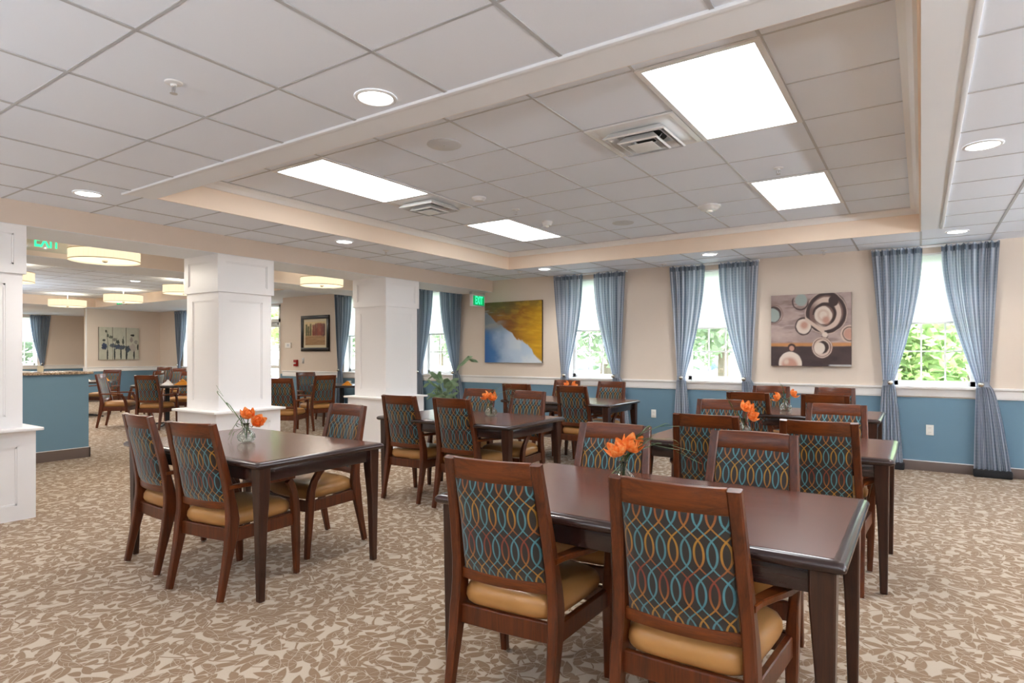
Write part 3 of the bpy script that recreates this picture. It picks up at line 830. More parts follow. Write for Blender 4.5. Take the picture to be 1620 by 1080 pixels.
drum(-12.0, 6.3, 2.56, .37, .16, ZT, 'drum lamp added for fill, hidden behind the first white column', 24)  # also unseen, added to brighten the far room

def added_uplight(x, y, label, power):  # unseen uplight on a stand, added to brighten ceiling and room
    r = empty('added_uplight_stand', (x, y, 0)); tag(r, label, 'added fill light', 'torchiere stands for fill light')
    m = MB(); m.lathe([(.15, .002), (.15, .012), (.03, .03), (.012, .05)], 28); m.build('lamp_base', M['black_metal'], r, smooth=.6)
    m = MB(); m.lathe([(.012, .03), (.012, 1.22)], 12); m.build('pole', M['black_metal'], r, smooth=.6)
    m = MB(); m.loft([[(q*math.cos(t), q*math.sin(t), z) for t in [2*PI*k/32 for k in range(32)]] for q, z in ((.02, 1.20), (.12, 1.23), (.20, 1.30), (.195, 1.30), (.115, 1.238), (.02, 1.21))], cap=False); m.build('lamp_bowl', M['wall_white'], r, smooth=.8)
    l = bpy.data.lights.new('added_fill_light', 'AREA'); l.shape = 'DISK'; l.size = .34; l.energy = power*.82; l.color = (.86, .93, 1)
    o = bpy.data.objects.new('added_fill_light', l); COL.objects.link(o); o.parent = r; o.location = (0, 0, 1.29); o.rotation_euler = (PI, 0, 0)
for x, y, lab, pw in [(-2.6, -1.6, 'added fill uplight behind the viewer, middle', 48), (1.6, -1.2, 'added fill uplight behind the viewer at the right', 80), (3.7, 5.4, 'added fill uplight beyond the right edge of the picture', 130), (3.9, 1.6, 'added fill uplight in the right hand corner out of view', 120),
                      (-5.3, -1.8, 'added fill uplight behind the left column', 30), (-11.0, .0, 'added fill uplight in the far room behind the counter', 70), (-16.0, 3.2, 'added fill uplight at the far end of the far room', 60)]:
    added_uplight(x, y, lab, pw)

drum(-20.6, 6.0, 2.40, .30, .13, ZL, 'drum lamp added to light the alcove beyond the partition wall', 60)  # added to brighten the dark alcove
# ------------------------------------------------------------------ exit signs
def exit_sign(loc, w, h, label, edge_lit=False, rz=PI/2, zc=0):
    r = empty('exit_sign', loc, rz); tag(r, label, 'exit sign', 'green exit signs')
    # local: face toward -y, x across
    if edge_lit:
        m = MB(); m.box(-w/2, w/2, -.004, .004, -h/2, h/2); m.build('acrylic_panel', M['acrylic'], r, bevel=.002)
        m = MB(); m.box(-w/2, w/2, -.03, .03, h/2, h/2+.035); m.build('mounting_canopy', M['fixture_white'], r, bevel=.005)
    else:
        m = MB(); m.box(-w/2, w/2, -.03, .03, -h/2, h/2); m.build('housing', M['fixture_white'], r, bevel=.004)
        m = MB(); m.box(-w/2+.015, w/2-.015, -.033, -.03, -h/2+.018, h/2-.018); m.build('glowing_face', emit('exit_face', (.01, .42, .12, 1), .42), r)
        m = MB(); m.box(-w/2, w/2, -.035, .035, h/2, h/2+.045); m.build('mounting_canopy', M['grey_metal'], r, bevel=.005)
    cu = bpy.data.curves.new('exit_lettering', 'FONT'); cu.body = 'EXIT'; cu.align_x = 'CENTER'; cu.align_y = 'CENTER'
    cu.size = h*(.92 if edge_lit else .95); cu.extrude = .001; cu.offset = .004
    tmp = bpy.data.objects.new('tmp', cu); COL.objects.link(tmp); bpy.context.view_layer.update()
    me = bpy.data.meshes.new_from_object(tmp.evaluated_get(bpy.context.evaluated_depsgraph_get()))
    bpy.data.objects.remove(tmp); me.materials.clear(); me.materials.append(M['exit_green'])
    t = bpy.data.objects.new('exit_lettering', me); COL.objects.link(t); t.parent = r
    t.location = (0, -.006 if edge_lit else -.0355, 0); t.rotation_euler = (PI/2, 0, 0); t.scale = (w*.30/cu.size*1.0, 1.0, 1)
exit_sign((-6.92, 2.33, 2.385), .34, .20, 'edge lit green exit sign under the ceiling beside the left column', True)
exit_sign((-6.05, 7.965, 2.18), .33, .19, 'glowing green exit sign hanging under the beam near the yellow and blue painting')
exit_sign((-16.5, 7.10, 2.6), .33, .17, 'distant green exit sign just left of the first white column', rz=0)

# ------------------------------------------------------------------ wall pictures (pigment pattern on fine meshes)
def vnoise(x, y, seed=0):
    xi = np.floor(x).astype(int); yi = np.floor(y).astype(int); xf = x-xi; yf = y-yi
    def h(a, b):
        v = np.sin(a*127.1+b*311.7+seed*74.7)*43758.5453
        return v-np.floor(v)
    u = xf*xf*(3-2*xf); v = yf*yf*(3-2*yf)
    return (h(xi, yi)*(1-u)+h(xi+1, yi)*u)*(1-v)+(h(xi, yi+1)*(1-u)+h(xi+1, yi+1)*u)*v
def fbm(x, y, seed=0, o=4):
    r = 0; a = .5; tot = 0
    for k in range(o): r = r+a*vnoise(x*2**k, y*2**k, seed+k); tot += a; a *= .5
    return r/tot
def lin(c): return np.array(srgb(*c)[:3])
def mixc(a, b, f): f = np.clip(f, 0, 1)[..., None]; return a*(1-f)+b*f
def sstep(a, b, x): t = np.clip((x-a)/(b-a), 0, 1); return t*t*(3-2*t)
def paint_mat():
    t = NT('painted_canvas')
    a = t.n('ShaderNodeVertexColor', layer_name='Pigment')
    n = t.noise(t.coord(), 300, 2)
    return t.done(t.bsdf(a.outputs[0], .5, normal=t.bump(n, .2, .001)))
M['canvas'] = paint_mat()
M['canvas_side'] = paint('canvas_edge', srgb(70, 58, 52), .8)
def picture_mesh(name, w, h, fn, parent, y, res=150, cx=0, cz=0):
    nx = res; nz = int(res*h/w)
    mb = MB(); vs = []
    for j in range(nz+1):
        for i in range(nx+1): vs.append((cx-w/2+w*i/nx, y, cz-h/2+h*j/nz))
    fs = [(j*(nx+1)+i, j*(nx+1)+i+1, (j+1)*(nx+1)+i+1, (j+1)*(nx+1)+i) for j in range(nz) for i in range(nx)]
    mb.add(vs, fs)
    me = bpy.data.meshes.new(name); me.from_pydata(mb.v, [], mb.f); me.materials.append(M['canvas'])
    X, Z = np.meshgrid(np.linspace(0, 1, nx+1), np.linspace(0, 1, nz+1))
    colr = fn(X, Z).reshape(-1, 3)
    at = me.color_attributes.new('Pigment', 'FLOAT_COLOR', 'POINT')
    buf = np.ones((len(vs), 4), dtype=np.float32); buf[:, :3] = colr
    at.data.foreach_set('color', buf.ravel())
    o = bpy.data.objects.new(name, me); COL.objects.link(o); o.parent = parent
    return o
def art_shore(X, Z):
    n = fbm(X*6, Z*6, 3)
    knots = [(0, .83), (.10, .76), (.22, .66), (.38, .56), (.50, .47), (.58, .38), (.66, .37), (.76, .32), (.83, .22), (.86, .12), (.93, .05), (1, .02)]
    edge = np.interp(X, [k[0] for k in knots], [k[1] for k in knots])
    edge = edge+.07*(fbm(X*10, Z*3, 5)-.5)+.10*(fbm((X+Z*.8)*24, (X-Z)*2.5, 8)-.5)
    g = sstep(-.012, .02, Z-edge)
    gold = mixc(lin((134, 84, 26)), lin((190, 142, 22)), sstep(.35, .95, X+.35*(n-.5)))
    gold = mixc(gold, lin((150, 78, 24)), sstep(.5, .75, fbm(X*4, Z*5, 17))*sstep(.9, .4, X)*.7)
    gold = mixc(gold, lin((96, 92, 52)), sstep(.72, 1, Z+.35*(n-.5))*(1-X*.4))
    gold = mixc(gold, lin((206, 166, 44)), sstep(.5, .75, fbm(X*3+Z*22, Z*3-X*8, 12))*.5*X)
    gold = gold*(.80+.40*fbm(X*3+Z*30, Z*2+X*6, 31))[..., None]
    blue = mixc(lin((58, 112, 170)), lin((186, 204, 224)), sstep(.05, .55, X+.30*(n-.5)+.10*Z))
    blue = mixc(blue, lin((214, 222, 230)), sstep(.42, .7, fbm(X*4, Z*3, 41))*sstep(.25, .7, X)*.8)
    blue = mixc(blue, lin((44, 92, 156)), sstep(.22, .0, X)*sstep(.5, .1, Z)*.7)
    blue = mixc(blue, lin((122, 132, 134)), sstep(.44, .66, Z)*.85)
    c = mixc(blue, gold, g)
    cl = sstep(.46, .60, fbm(X*3+2, Z*18, 20))*sstep(.46, .16, X)*sstep(.52, .62, Z)*sstep(.96, .84, Z)
    return mixc(c, lin((146, 150, 146)), cl*.8)
def art_circles(X, Z):
    n = fbm(X*5, Z*9, 3); st = fbm(X*4, Z*22, 9)
    Y = Z
    c = mixc(lin((150, 128, 122)), lin((192, 172, 166)), n*1.3-.1)
    c = mixc(c, lin((110, 88, 84)), sstep(.52, .7, st)*.5)
    band = sstep(.26, .28, Y)*sstep(.335, .31, Y)
    c = mixc(c, mixc(lin((176, 118, 70)), lin((206, 150, 100)), n), band)
    low = sstep(.285, .265, Y+.01*(n-.5))
    c = mixc(c, mixc(lin((52, 42, 44)), lin((84, 66, 64)), n), low)
    asp = 1.14
    def disc(cx, cy, r, col, soft=.008, wob=.012, sd=0):
        nonlocal c
        d = np.hypot((X-cx)*asp, Y-cy)+wob*(fbm(X*9, Y*9, sd)-.5)*2
        c = mixc(c, col, sstep(r+soft, r-soft, d)); return d
    def ring(cx, cy, r0, r1, col, soft=.008, wob=.012, sd=0, gate=None, op=1):
        nonlocal c
        d = np.hypot((X-cx)*asp, Y-cy)+wob*(fbm(X*9, Y*9, sd)-.5)*2
        f = sstep(r0-soft, r0+soft, d)*sstep(r1+soft, r1-soft, d)*op
        if gate is not None: f = f*gate(np.arctan2(Y-cy, (X-cx)*asp))
        c = mixc(c, col, f)
    dark = lin((62, 44, 42)); crm = lin((214, 192, 178)); pale = lin((226, 212, 200)); br = lin((120, 92, 84)); gl = lin((158, 170, 166)); pk = lin((196, 150, 132))
    # upper spiral
    disc(.70, .73, .29, br, sd=1); ring(.70, .73, .235, .28, dark, sd=2); ring(.69, .72, .16, .225, crm, sd=3, gate=lambda a: sstep(-2.6, -1.8, a)*sstep(2.9, 1.9, a))
    ring(.68, .71, .125, .165, dark, sd=4, gate=lambda a: sstep(-2.2, -1.2, a)); disc(.665, .70, .12, pale, sd=5); ring(.665, .70, .05, .085, crm, sd=6)
    ring(.70, .73, .255, .30, dark, sd=7, gate=lambda a: sstep(.1, .7, a)*sstep(2.1, 1.4, a)); disc(.79, .89, .07, dark, sd=8)
    disc(.70, .63, .05, pk, .03, sd=9); ring(.70, .73, .28, .293, crm, .004, sd=10, op=.7)
    # tail from the spiral to the bead
    tt = (X-.44)/.24; py = .665-.21*tt**.7 if False else .66-.20*np.clip(tt, 0, 1)
    f = sstep(.035, .022, np.abs(Y-py))*sstep(-.02, .03, tt)*sstep(1.03, .97, tt); 
    disc(.42, .55, .125, dark, sd=11); disc(.42, .55, .105, pale, sd=12); disc(.43, .57, .055, pk, .03, sd=13)
    c = mixc(c, crm, f)
    ring(.38, .90, .10, .12, dark, sd=14, gate=lambda a: sstep(.2, -.3, a)+sstep(2.4, 2.9, a)); disc(.39, .92, .085, gl, sd=15)
    disc(.03, .73, .12, dark, sd=16); disc(.02, .72, .10, gl, sd=17); ring(.03, .73, .13, .14, br, sd=18)
    disc(.98, .44, .12, crm, sd=19); ring(.98, .44, .085, .10, dark, sd=20); disc(.98, .44, .075, pk, .02, sd=21)
    disc(.685, .43, .038, pale, sd=22); ring(.685, .42, .038, .048, dark, sd=23, gate=lambda a: sstep(0, -.4, a))
    disc(.65, .255, .145, br, sd=24); ring(.65, .255, .125, .138, crm, .004, sd=25); disc(.65, .255, .115, crm, sd=26); disc(.66, .26, .085, dark, sd=27); disc(.615, .245, .075, pale, sd=28)
    disc(.27, .26, .055, dark, sd=29); disc(.27, .25, .032, pk, sd=30)
    disc(.25, .03, .17, pale, sd=31); disc(.24, .0, .12, pk, .03, sd=32); disc(.20, .06, .04, crm, .02, sd=33)
    c = mixc(c, lin((190, 190, 190)), sstep(.72, .76, X)*sstep(.028, .02, Y))
    return c
def art_trees(X, Z):
    n = fbm(X*8, Z*8, 4)
    c = mixc(lin((222, 200, 150)), lin((196, 160, 110)), sstep(1, .4, Z)+.3*(n-.5))
    ground = mixc(lin((120, 84, 50)), lin((186, 146, 96)), fbm(X*3, Z*18, 6))
    c = mixc(c, ground, sstep(.40, .36, Z))
    for cx, w, h, col in [(.06, .05, .9, (84, 92, 44)), (.16, .05, .82, (92, 88, 50)), (.27, .06, .92, (104, 96, 52)), (.45, .10, .88, (134, 52, 30)), (.58, .10, .93, (120, 44, 26)), (.72, .12, .94, (150, 66, 38)), (.88, .11, .92, (128, 50, 34)), (.98, .06, .9, (98, 52, 34))]:
        d = np.abs(X-cx)/w*1.15+.55*(fbm(X*20, Z*14, 11)-.5)
        f = sstep(1.1, .8, d)*sstep(.38, .42, Z)*sstep(h+.03, h-.04, Z)
        c = mixc(c, lin(col)*.9, f*(.75+.4*n))
    c = mixc(c, lin((70, 40, 24)), sstep(.7, .8, fbm(X*24, Z*5, 13))*sstep(.3, .36, Z)*sstep(.65, .5, Z))
    return c
def art_vases(off):
    def f(X0, Z):
        X = (X0+off)/3
        n = fbm(X*14, Z*10, 5)
        c = mixc(lin((176, 176, 158)), lin((198, 196, 180)), n)
        def blob(cx, cy, rx, ry, col, k=.5, sd=0):
            nonlocal c
            d = np.hypot((X-cx)/rx, (Z-cy)/ry)+k*(fbm(X*40, Z*22, sd)-.5)*2
            c = mixc(c, lin(col), sstep(1.05, .8, d))
        for cx in (.21, .38, .54, .68, .87):
            blob(cx, .17, .022, .2, (46, 52, 52), .3, 3)
        for cx, cy, rx, ry, col in [(.14, .42, .08, .1, (56, 66, 92)), (.33, .44, .09, .07, (90, 98, 104)), (.45, .40, .09, .08, (66, 76, 96)), (.57, .38, .09, .07, (78, 86, 100)), (.72, .33, .07, .10, (66, 74, 84)),
                                    (.84, .38, .09, .14, (176, 166, 158)), (.92, .55, .05, .06, (150, 146, 138)), (.83, .76, .05, .04, (40, 44, 40)), (.17, .88, .025, .045, (60, 64, 56)), (.22, .74, .03, .05, (70, 76, 66)), (.29, .70, .05, .05, (96, 100, 88)),
                                    (.12, .60, .04, .04, (60, 64, 60)), (.46, .55, .05, .06, (62, 70, 66)), (.38, .62, .04, .06, (120, 118, 110)), (.60, .56, .035, .08, (74, 78, 74)), (.97, .4, .02, .1, (50, 54, 50)), (.80, .62, .04, .08, (150, 140, 134))]:
            blob(cx, cy, rx, ry, col, .55, int(cx*100))
        for a, b, cx in ((.20, .9, .2), (.45, .7, .4), (.62, .75, .6)):
            lnx = cx+.06*(Z-.4)+.02*np.sin(Z*9+cx*20)
            c = mixc(c, lin((70, 78, 66)), sstep(.008, .004, np.abs(X-lnx))*sstep(.3, .34, Z)*sstep(b, b-.05, Z))
        return c
    return f
def canvas_art(name, cx, y, cz, w, h, fn, label, rz=0, x=None, d=.038):
    r = empty(name, (cx, y, cz), rz); tag(r, label, 'painting')
    m = MB(); m.box(-w/2, w/2, -d, -.003, -h/2, h/2); m.build('stretcher_edge', M['canvas_side'], r)
    picture_mesh('painted_surface', w, h, fn, r, -d-.0015)
    return r
canvas_art('wall_painting', -5.525, W, 1.665, 1.12, 1.0, art_shore, 'square abstract painting in golden brown and blue on the beige wall')
canvas_art('wall_painting', -1.13, W, 1.604, .89, .885, art_circles, 'abstract painting of cream circles and spirals on mauve and dark brown')
pf = empty('framed_picture', (-10.515, W, 1.735)); tag(pf, 'framed autumn tree picture in a black frame with a cream mat', 'framed picture')
m = MB(); w_, h_ = .94, .75; fw = .075
w_ = .90
for q in ((-w_/2, w_/2, -h_/2, -h_/2+fw), (-w_/2, w_/2, h_/2-fw, h_/2), (-w_/2, -w_/2+fw, -h_/2+fw, h_/2-fw), (w_/2-fw, w_/2, -h_/2+fw, h_/2-fw)): m.box(q[0], q[1], -.035, -.002, q[2], q[3])
m.build('frame', M['frame_black'], pf, bevel=.004)
m = MB(); m.box(-w_/2+fw, w_/2-fw, -.016, -.003, -h_/2+fw, h_/2-fw); m.build('picture_mat', M['mat_cream'], pf)
picture_mesh('print', w_-fw*2-.11, h_-fw*2-.11, art_trees, pf, -.0175, 90)
tp = empty('triptych_painting', (XL, 7.99, 1.59), PI/2); tag(tp, 'pale triptych painting of dark flowers in vases on the distant wall', 'painting')
for k in range(3):
    cx = (k-1)*.345
    m = MB(); m.box(cx-.168, cx+.168, -.035, -.002, -.45, .45); m.build('canvas_edge', M['canvas_side'], tp)
    picture_mesh('canvas_panel', .336, .90, art_vases(k), tp, -.0365, 60, cx, 0)

# wall plates and devices
def plate(x, y, z, label, holes=True, name='wall_outlet', cat='wall outlet'):
    r = empty(name, (x, y, z)); tag(r, label, cat)
    m = MB(); m.box(-.036, .036, -.007, 0, -.058, .058); m.build('cover_plate', M['wall_white'], r, bevel=.003)
    for s in (-1, 1):
        m = MB(); m.box(-.017, .017, -.0095, -.0065, s*.024-.013, s*.024+.013); o = m.build('socket', M['wall_white'], r, bevel=.003)
        m = MB(); m.box(-.008, -.006, -.0105, -.009, s*.024-.004, s*.024+.006); m.box(.006, .008, -.0105, -.009, s*.024-.004, s*.024+.006); m.build('socket_slot', M['dark_void'], o)
plate(.083, W, .46, 'white wall outlet on the blue wainscot under the right hand window')
plate(-3.14, W, .465, 'white wall outlet on the blue wainscot behind the middle tables')
r = empty('fire_alarm_pull', (-11.15, W, 1.11)); tag(r, 'small red fire alarm pull station on the far beige wall', 'fire alarm')
m = MB(); m.box(-.055, .055, -.045, 0, -.07, .07); m.build('housing', M['fire_red'], r, bevel=.006)
m = MB(); m.box(-.035, .035, -.058, -.045, -.02, .01); m.build('pull_handle', M['wall_white'], r, bevel=.003)
r = empty('light_switch', (-10.93, W, 1.16)); tag(r, 'small metal switch plate right of the red fire alarm', 'light switch')
m = MB(); m.box(-.036, .036, -.006, 0, -.058, .058); m.build('cover_plate', M['grey_metal'], r, bevel=.003)
m = MB(); m.box(-.008, .008, -.016, -.006, -.015, .015); m.build('toggle', M['wall_white'], r)
r = empty('thermostat', (-11.42, W, 1.49)); tag(r, 'white thermostat with a grey display on the far beige wall', 'thermostat')
m = MB(); m.box(-.10, .10, -.028, 0, -.055, .055); m.build('housing', M['wall_white'], r, bevel=.006)
m = MB(); m.box(-.03, .05, -.03, -.027, -.025, .03); m.build('display', M['grille'], r)

# ------------------------------------------------------------------ counter
r = empty('serving_counter', (-9.1, 2.3, 0)); tag(r, 'slate blue serving counter with a granite top beside the left column', 'counter')
m = MB(); m.box(-.3, .3, -2.0, 1.11, 0, 1.055); m.build('counter_body', M['blue_paint'], r)
m = MB(); m.box(-.36, .345, -2.03, 1.15, 1.056, 1.088); m.build('countertop', M['granite'], r, bevel=.008)
m = MB(); m.box(.3, .314, -2.0, 1.124, 0, .125); m.box(-.3, .314, 1.11, 1.124, 0, .125); m.build('baseboard_strip', M['baseboard'], r)
m = MB(); m.box(.3, .306, -2.0, 1.116, .125, .131); m.build('baseboard_cap', M['white_trim'], r)

m = MB()
for k in range(4): m.box(-.15+.004*k, .14-.003*k, -.11, .11-.004*k, k*.004, k*.004+.0035)
tag(m.build('paper_stack', M['napkin_white'], loc=(-9.0, 2.72, 1.0885)), 'stack of white papers on the granite counter top', 'papers')
m = MB(); m.lathe([(.001, .001), (.03, .001), (.034, .05), (.028, .065), (.028, .075), (.001, .075)], 18, cap=False)
tag(m.build('sugar_jar', M['mat_cream'], loc=(-9.05, 2.98, 1.0885), smooth=.6), 'small cream jar on the granite counter top', 'jar')

# ------------------------------------------------------------------ dining chair
def make_chair():
    root = empty('dining_chair')
    V = Vector
    wd, wx = M['chair_wood'], M['chair_wood_x']
    def post_y(z):       # centre of the rear post
        pts = [(0, -.25), (.30, -.185), (.42, -.168), (.50, -.172), (.70, -.212), (.94, -.272)]
        for (z0, y0), (z1, y1) in zip(pts, pts[1:]):
            if z <= z1: return y0+(y1-y0)*(z-z0)/(z1-z0)
        return pts[-1][1]
    def post_x(z): return .205-.030*max(0, z-.35)/.6
    for s in (-1, 1):
        zs = [0.006, .15, .28, .36, .42, .48, .56, .68, .80, .943]
        m = MB(); m.bar([(s*post_x(z), post_y(z), z) for z in zs], [(.030, .034), (.034, .042), (.038, .056), (.040, .068), (.040, .070), (.040, .062), (.040, .050), (.040, .042), (.040, .036), (.040, .030)])
        lg = m.build('rear_leg', wd, root, smooth=.6)
        g = MB(); g.lathe([(.011, 0), (.012, .008)], 10, s*post_x(0), post_y(0)); g.build('glide', M['glide'], lg)
        zs = [.006, .12, .25, .37, .44, .50, .545, .583]
        px = [.242, .245, .248, .250, .253, .260, .268, .274]; py = [.25, .245, .238, .232, .226, .208, .184, .155]
        m = MB(); m.bar([(s*px[i], py[i], zs[i]) for i in range(8)], [(.028, .032), (.034, .038), (.040, .046), (.042, .050), (.036, .046), (.028, .044), (.026, .044), (.026, .046)])
        lg = m.build('front_leg', wd, root, smooth=.6)
        g = MB(); g.lathe([(.011, 0), (.012, .008)], 10, s*px[0], py[0]); g.build('glide', M['glide'], lg)
        ap = [(.200, -.195, .598), (.210, -.14, .600), (.234, -.08, .602), (.262, -.01, .603), (.279, .07, .602), (.281, .14, .600), (.276, .19, .596)]
        m = MB(); m.bar([(s*x, y, z) for x, y, z in ap], [(.034, .022), (.038, .022), (.046, .022), (.052, .022), (.054, .022), (.050, .022), (.034, .018)], side=[Vector((1, 0, 0)) if i < 2 or i > 4 else Vector((.9, -.42*s, 0)).normalized() for i in range(7)])
        m.build('armrest', wx, root, smooth=.6)
    def curved(z0, z1, hw0, hw1, th, bow, off, n=14):
        rings = []
        for i in range(n+1):
            s = -1+2*i/n; b = -bow*(1-s*s)
            ring = []
            for z, hw in ((z0, hw0), (z1, hw1)):
                y = post_y(z)+b+off
                ring.append((s*hw, y-th/2, z)); 
            for z, hw in ((z1, hw1), (z0, hw0)):
                y = post_y(z)+b+off
                ring.append((s*hw, y+th/2, z))
            rings.append(ring)
        return rings
    m = MB(); m.loft(curved(.866, .947, .160, .156, .024, .024, 0)); m.build('top_rail', wx, root, bevel=.004)
    m = MB(); m.loft(curved(.474, .515, .186, .184, .024, .024, 0)); m.build('lower_rail', wx, root, bevel=.004)
    # upholstered panel: padded surface with cloth uv
    n, k = 18, 12; rings = []
    for i in range(n+1):
        s = -1+2*i/n; ring = []
        prof = []
        for j in range(k+1): prof.append((j/k, -1))
        for j in range(k, -1, -1): prof.append((j/k, 1))
        for t, sd in prof:
            z = .514+t*(.868-.514); hw = .166-.008*t
            edge = min(1, (1-abs(s))*7)*min(1, t*9+.0)*min(1, (1-t)*9+.0)
            th = .010+.012*edge**.5
            y = post_y(z)-.024*(1-s*s)+sd*th
            ring.append((s*hw, y, z))
        rings.append(ring)
    m = MB(); m.loft(rings); m.build('back_panel', M['fabric'], root, smooth=.9, uvf=lambda c: (c.x+.16+.02, c.z-.5))
    # seat frame
    m = MB()
    for s in (-1, 1): m.bar([(s*.205, -.16, .337), (s*.243, .225, .337)], [(.024, .072)]*2, side=Vector((1, 0, 0)))
    m.bar([(-.20, -.172, .337), (0, -.178, .337), (.20, -.172, .337)], [(.072, .024)]*3, side=Vector((0, 0, 1)))
    m.bar([(-.245, .236, .337), (-.12, .252, .337), (0, .257, .337), (.12, .252, .337), (.245, .236, .337)], [(.072, .024)]*5, side=Vector((0, 0, 1)))
    m.build('seat_frame', wd, root, smooth=.6)
    # cushion
    def outline(inset, nn=48):
        pts = []
        for q in range(nn):
            a = 2*PI*q/nn; c, s_ = math.cos(a), math.sin(a); e = .32
            x = (abs(c)**e)*(1 if c >= 0 else -1); y = (abs(s_)**e)*(1 if s_ >= 0 else -1)
            yy = .03+y*(.212-inset); f = (yy+.19)/.45
            hw = .188+(.236-.188)*min(1, max(0, f))
            yy += .012*(1-x*x) if y > 0 else 0
            pts.append((x*(hw-inset), yy))
        return pts
    layers = [(.012, .374), (.002, .384), (-.004, .402), (-.002, .425), (.008, .444), (.026, .457), (.055, .465), (.11, .470), (.17, .472)]
    m = MB(); m.loft([[(x, y, z) for x, y in outline(i)] for i, z in layers]); m.build('seat_cushion', M['vinyl'], root, smooth=.9)
    return root
chair = make_chair(); used_c = [False]
def put_chair(x, y, deg, label, group): return instance(chair, used_c, (x, y, 0), math.radians(deg), label, group, 'chair')

# ------------------------------------------------------------------ tables
def make_table(w, d, h=.745):
    root = empty('dining_table'); hw, hd = w/2, d/2
    m = MB(); m.box(-hw+.035, hw-.035, -hd+.035, hd-.035, h-.004, h+.0008); m.build('table_top', M['table_top'], root)
    rings = []
    for i_, z in [(.036, h), (.02, h-.0005), (.009, h-.004), (.002, h-.012), (0, h-.02), (.003, h-.03), (.012, h-.036), (.04, h-.038)]:
        rings.append([(x, y, z) for x, y in rrect(hw-i_, hd-i_, .02)])
    m = MB(); m.loft(rings, cap=False); m.build('table_edge', M['table_edge'], root, smooth=.7)
    m = MB(); m.box(-hw+.03, hw-.03, -hd+.03, hd-.03, h-.036, h-.006); m.build('table_substrate', M['table_edge'], root)
    ap = MB(); i = .045
    for q in ((-hw+i, hw-i, -hd+i, -hd+i+.022), (-hw+i, hw-i, hd-i-.022, hd-i), (-hw+i, -hw+i+.022, -hd+i, hd-i), (hw-i-.022, hw-i, -hd+i, hd-i)): ap.box(*q, h-.112, h-.036)
    ap.build('apron', M['table_edge'], root, bevel=.003)
    for sx in (-1, 1):
        for sy in (-1, 1):
            m = MB(); cx, cy = sx*(hw-.062), sy*(hd-.062)
            # outer corner stays put, inner faces taper
            rings = []
            for z, s in ((h-.037, .072), (h-.14, .070), (.4, .052), (0.004, .036)):
                ox, oy = sx*(hw-.028), sy*(hd-.028)
                ox -= sx*(h-z)*.012; oy -= sy*(h-z)*.012
                x0, x1 = sorted((ox, ox-sx*s)); y0, y1 = sorted((oy, oy-sy*s)); c = .005
                rings.append([(x0+c, y0, z), (x1-c, y0, z), (x1, y0+c, z), (x1, y1-c, z), (x1-c, y1, z), (x0+c, y1, z), (x0, y1-c, z), (x0, y0+c, z)])
            m.loft(rings); m.build('leg', M['table_leg'], root)
    return root
def rrect(hx, hy, r, n=4):
    pts = []
    for cx, cy, a0 in ((hx-r, hy-r, 0), (-hx+r, hy-r, PI/2), (-hx+r, -hy+r, PI), (hx-r, -hy+r, 3*PI/2)):
        for k in range(n+1):
            a = a0+PI/2*k/n; pts.append((cx+r*math.cos(a), cy+r*math.sin(a)))
    return pts
TABLES = [(-1.655, -.165, 1.875, 2.785, 'nearest dark brown dining table in the right foreground'),
          (-4.32, -2.875, 1.875, 2.785, 'dark brown dining table at the left beside the white column'),
          (-1.60, -.115, 3.85, 4.76, 'dark brown dining table directly behind the nearest one'),
          (-4.16, -2.67, 3.97, 4.80, 'dark brown dining table in the middle beside the farther column'),
          (-1.77, -.285, 6.08, 7.02, 'dark brown dining table at the back right beneath the circles painting'),
          (-4.36, -2.87, 6.24, 7.07, 'dark brown dining table at the back below the yellow and blue painting')]
tproto = make_table(1.487, .91); ut = [False]
for x0, x1, y0, y1, lab in TABLES:
    o = instance(tproto, ut, ((x0+x1)/2, (y0+y1)/2, 0), 0, lab, 'rectangular dining tables', 'table')
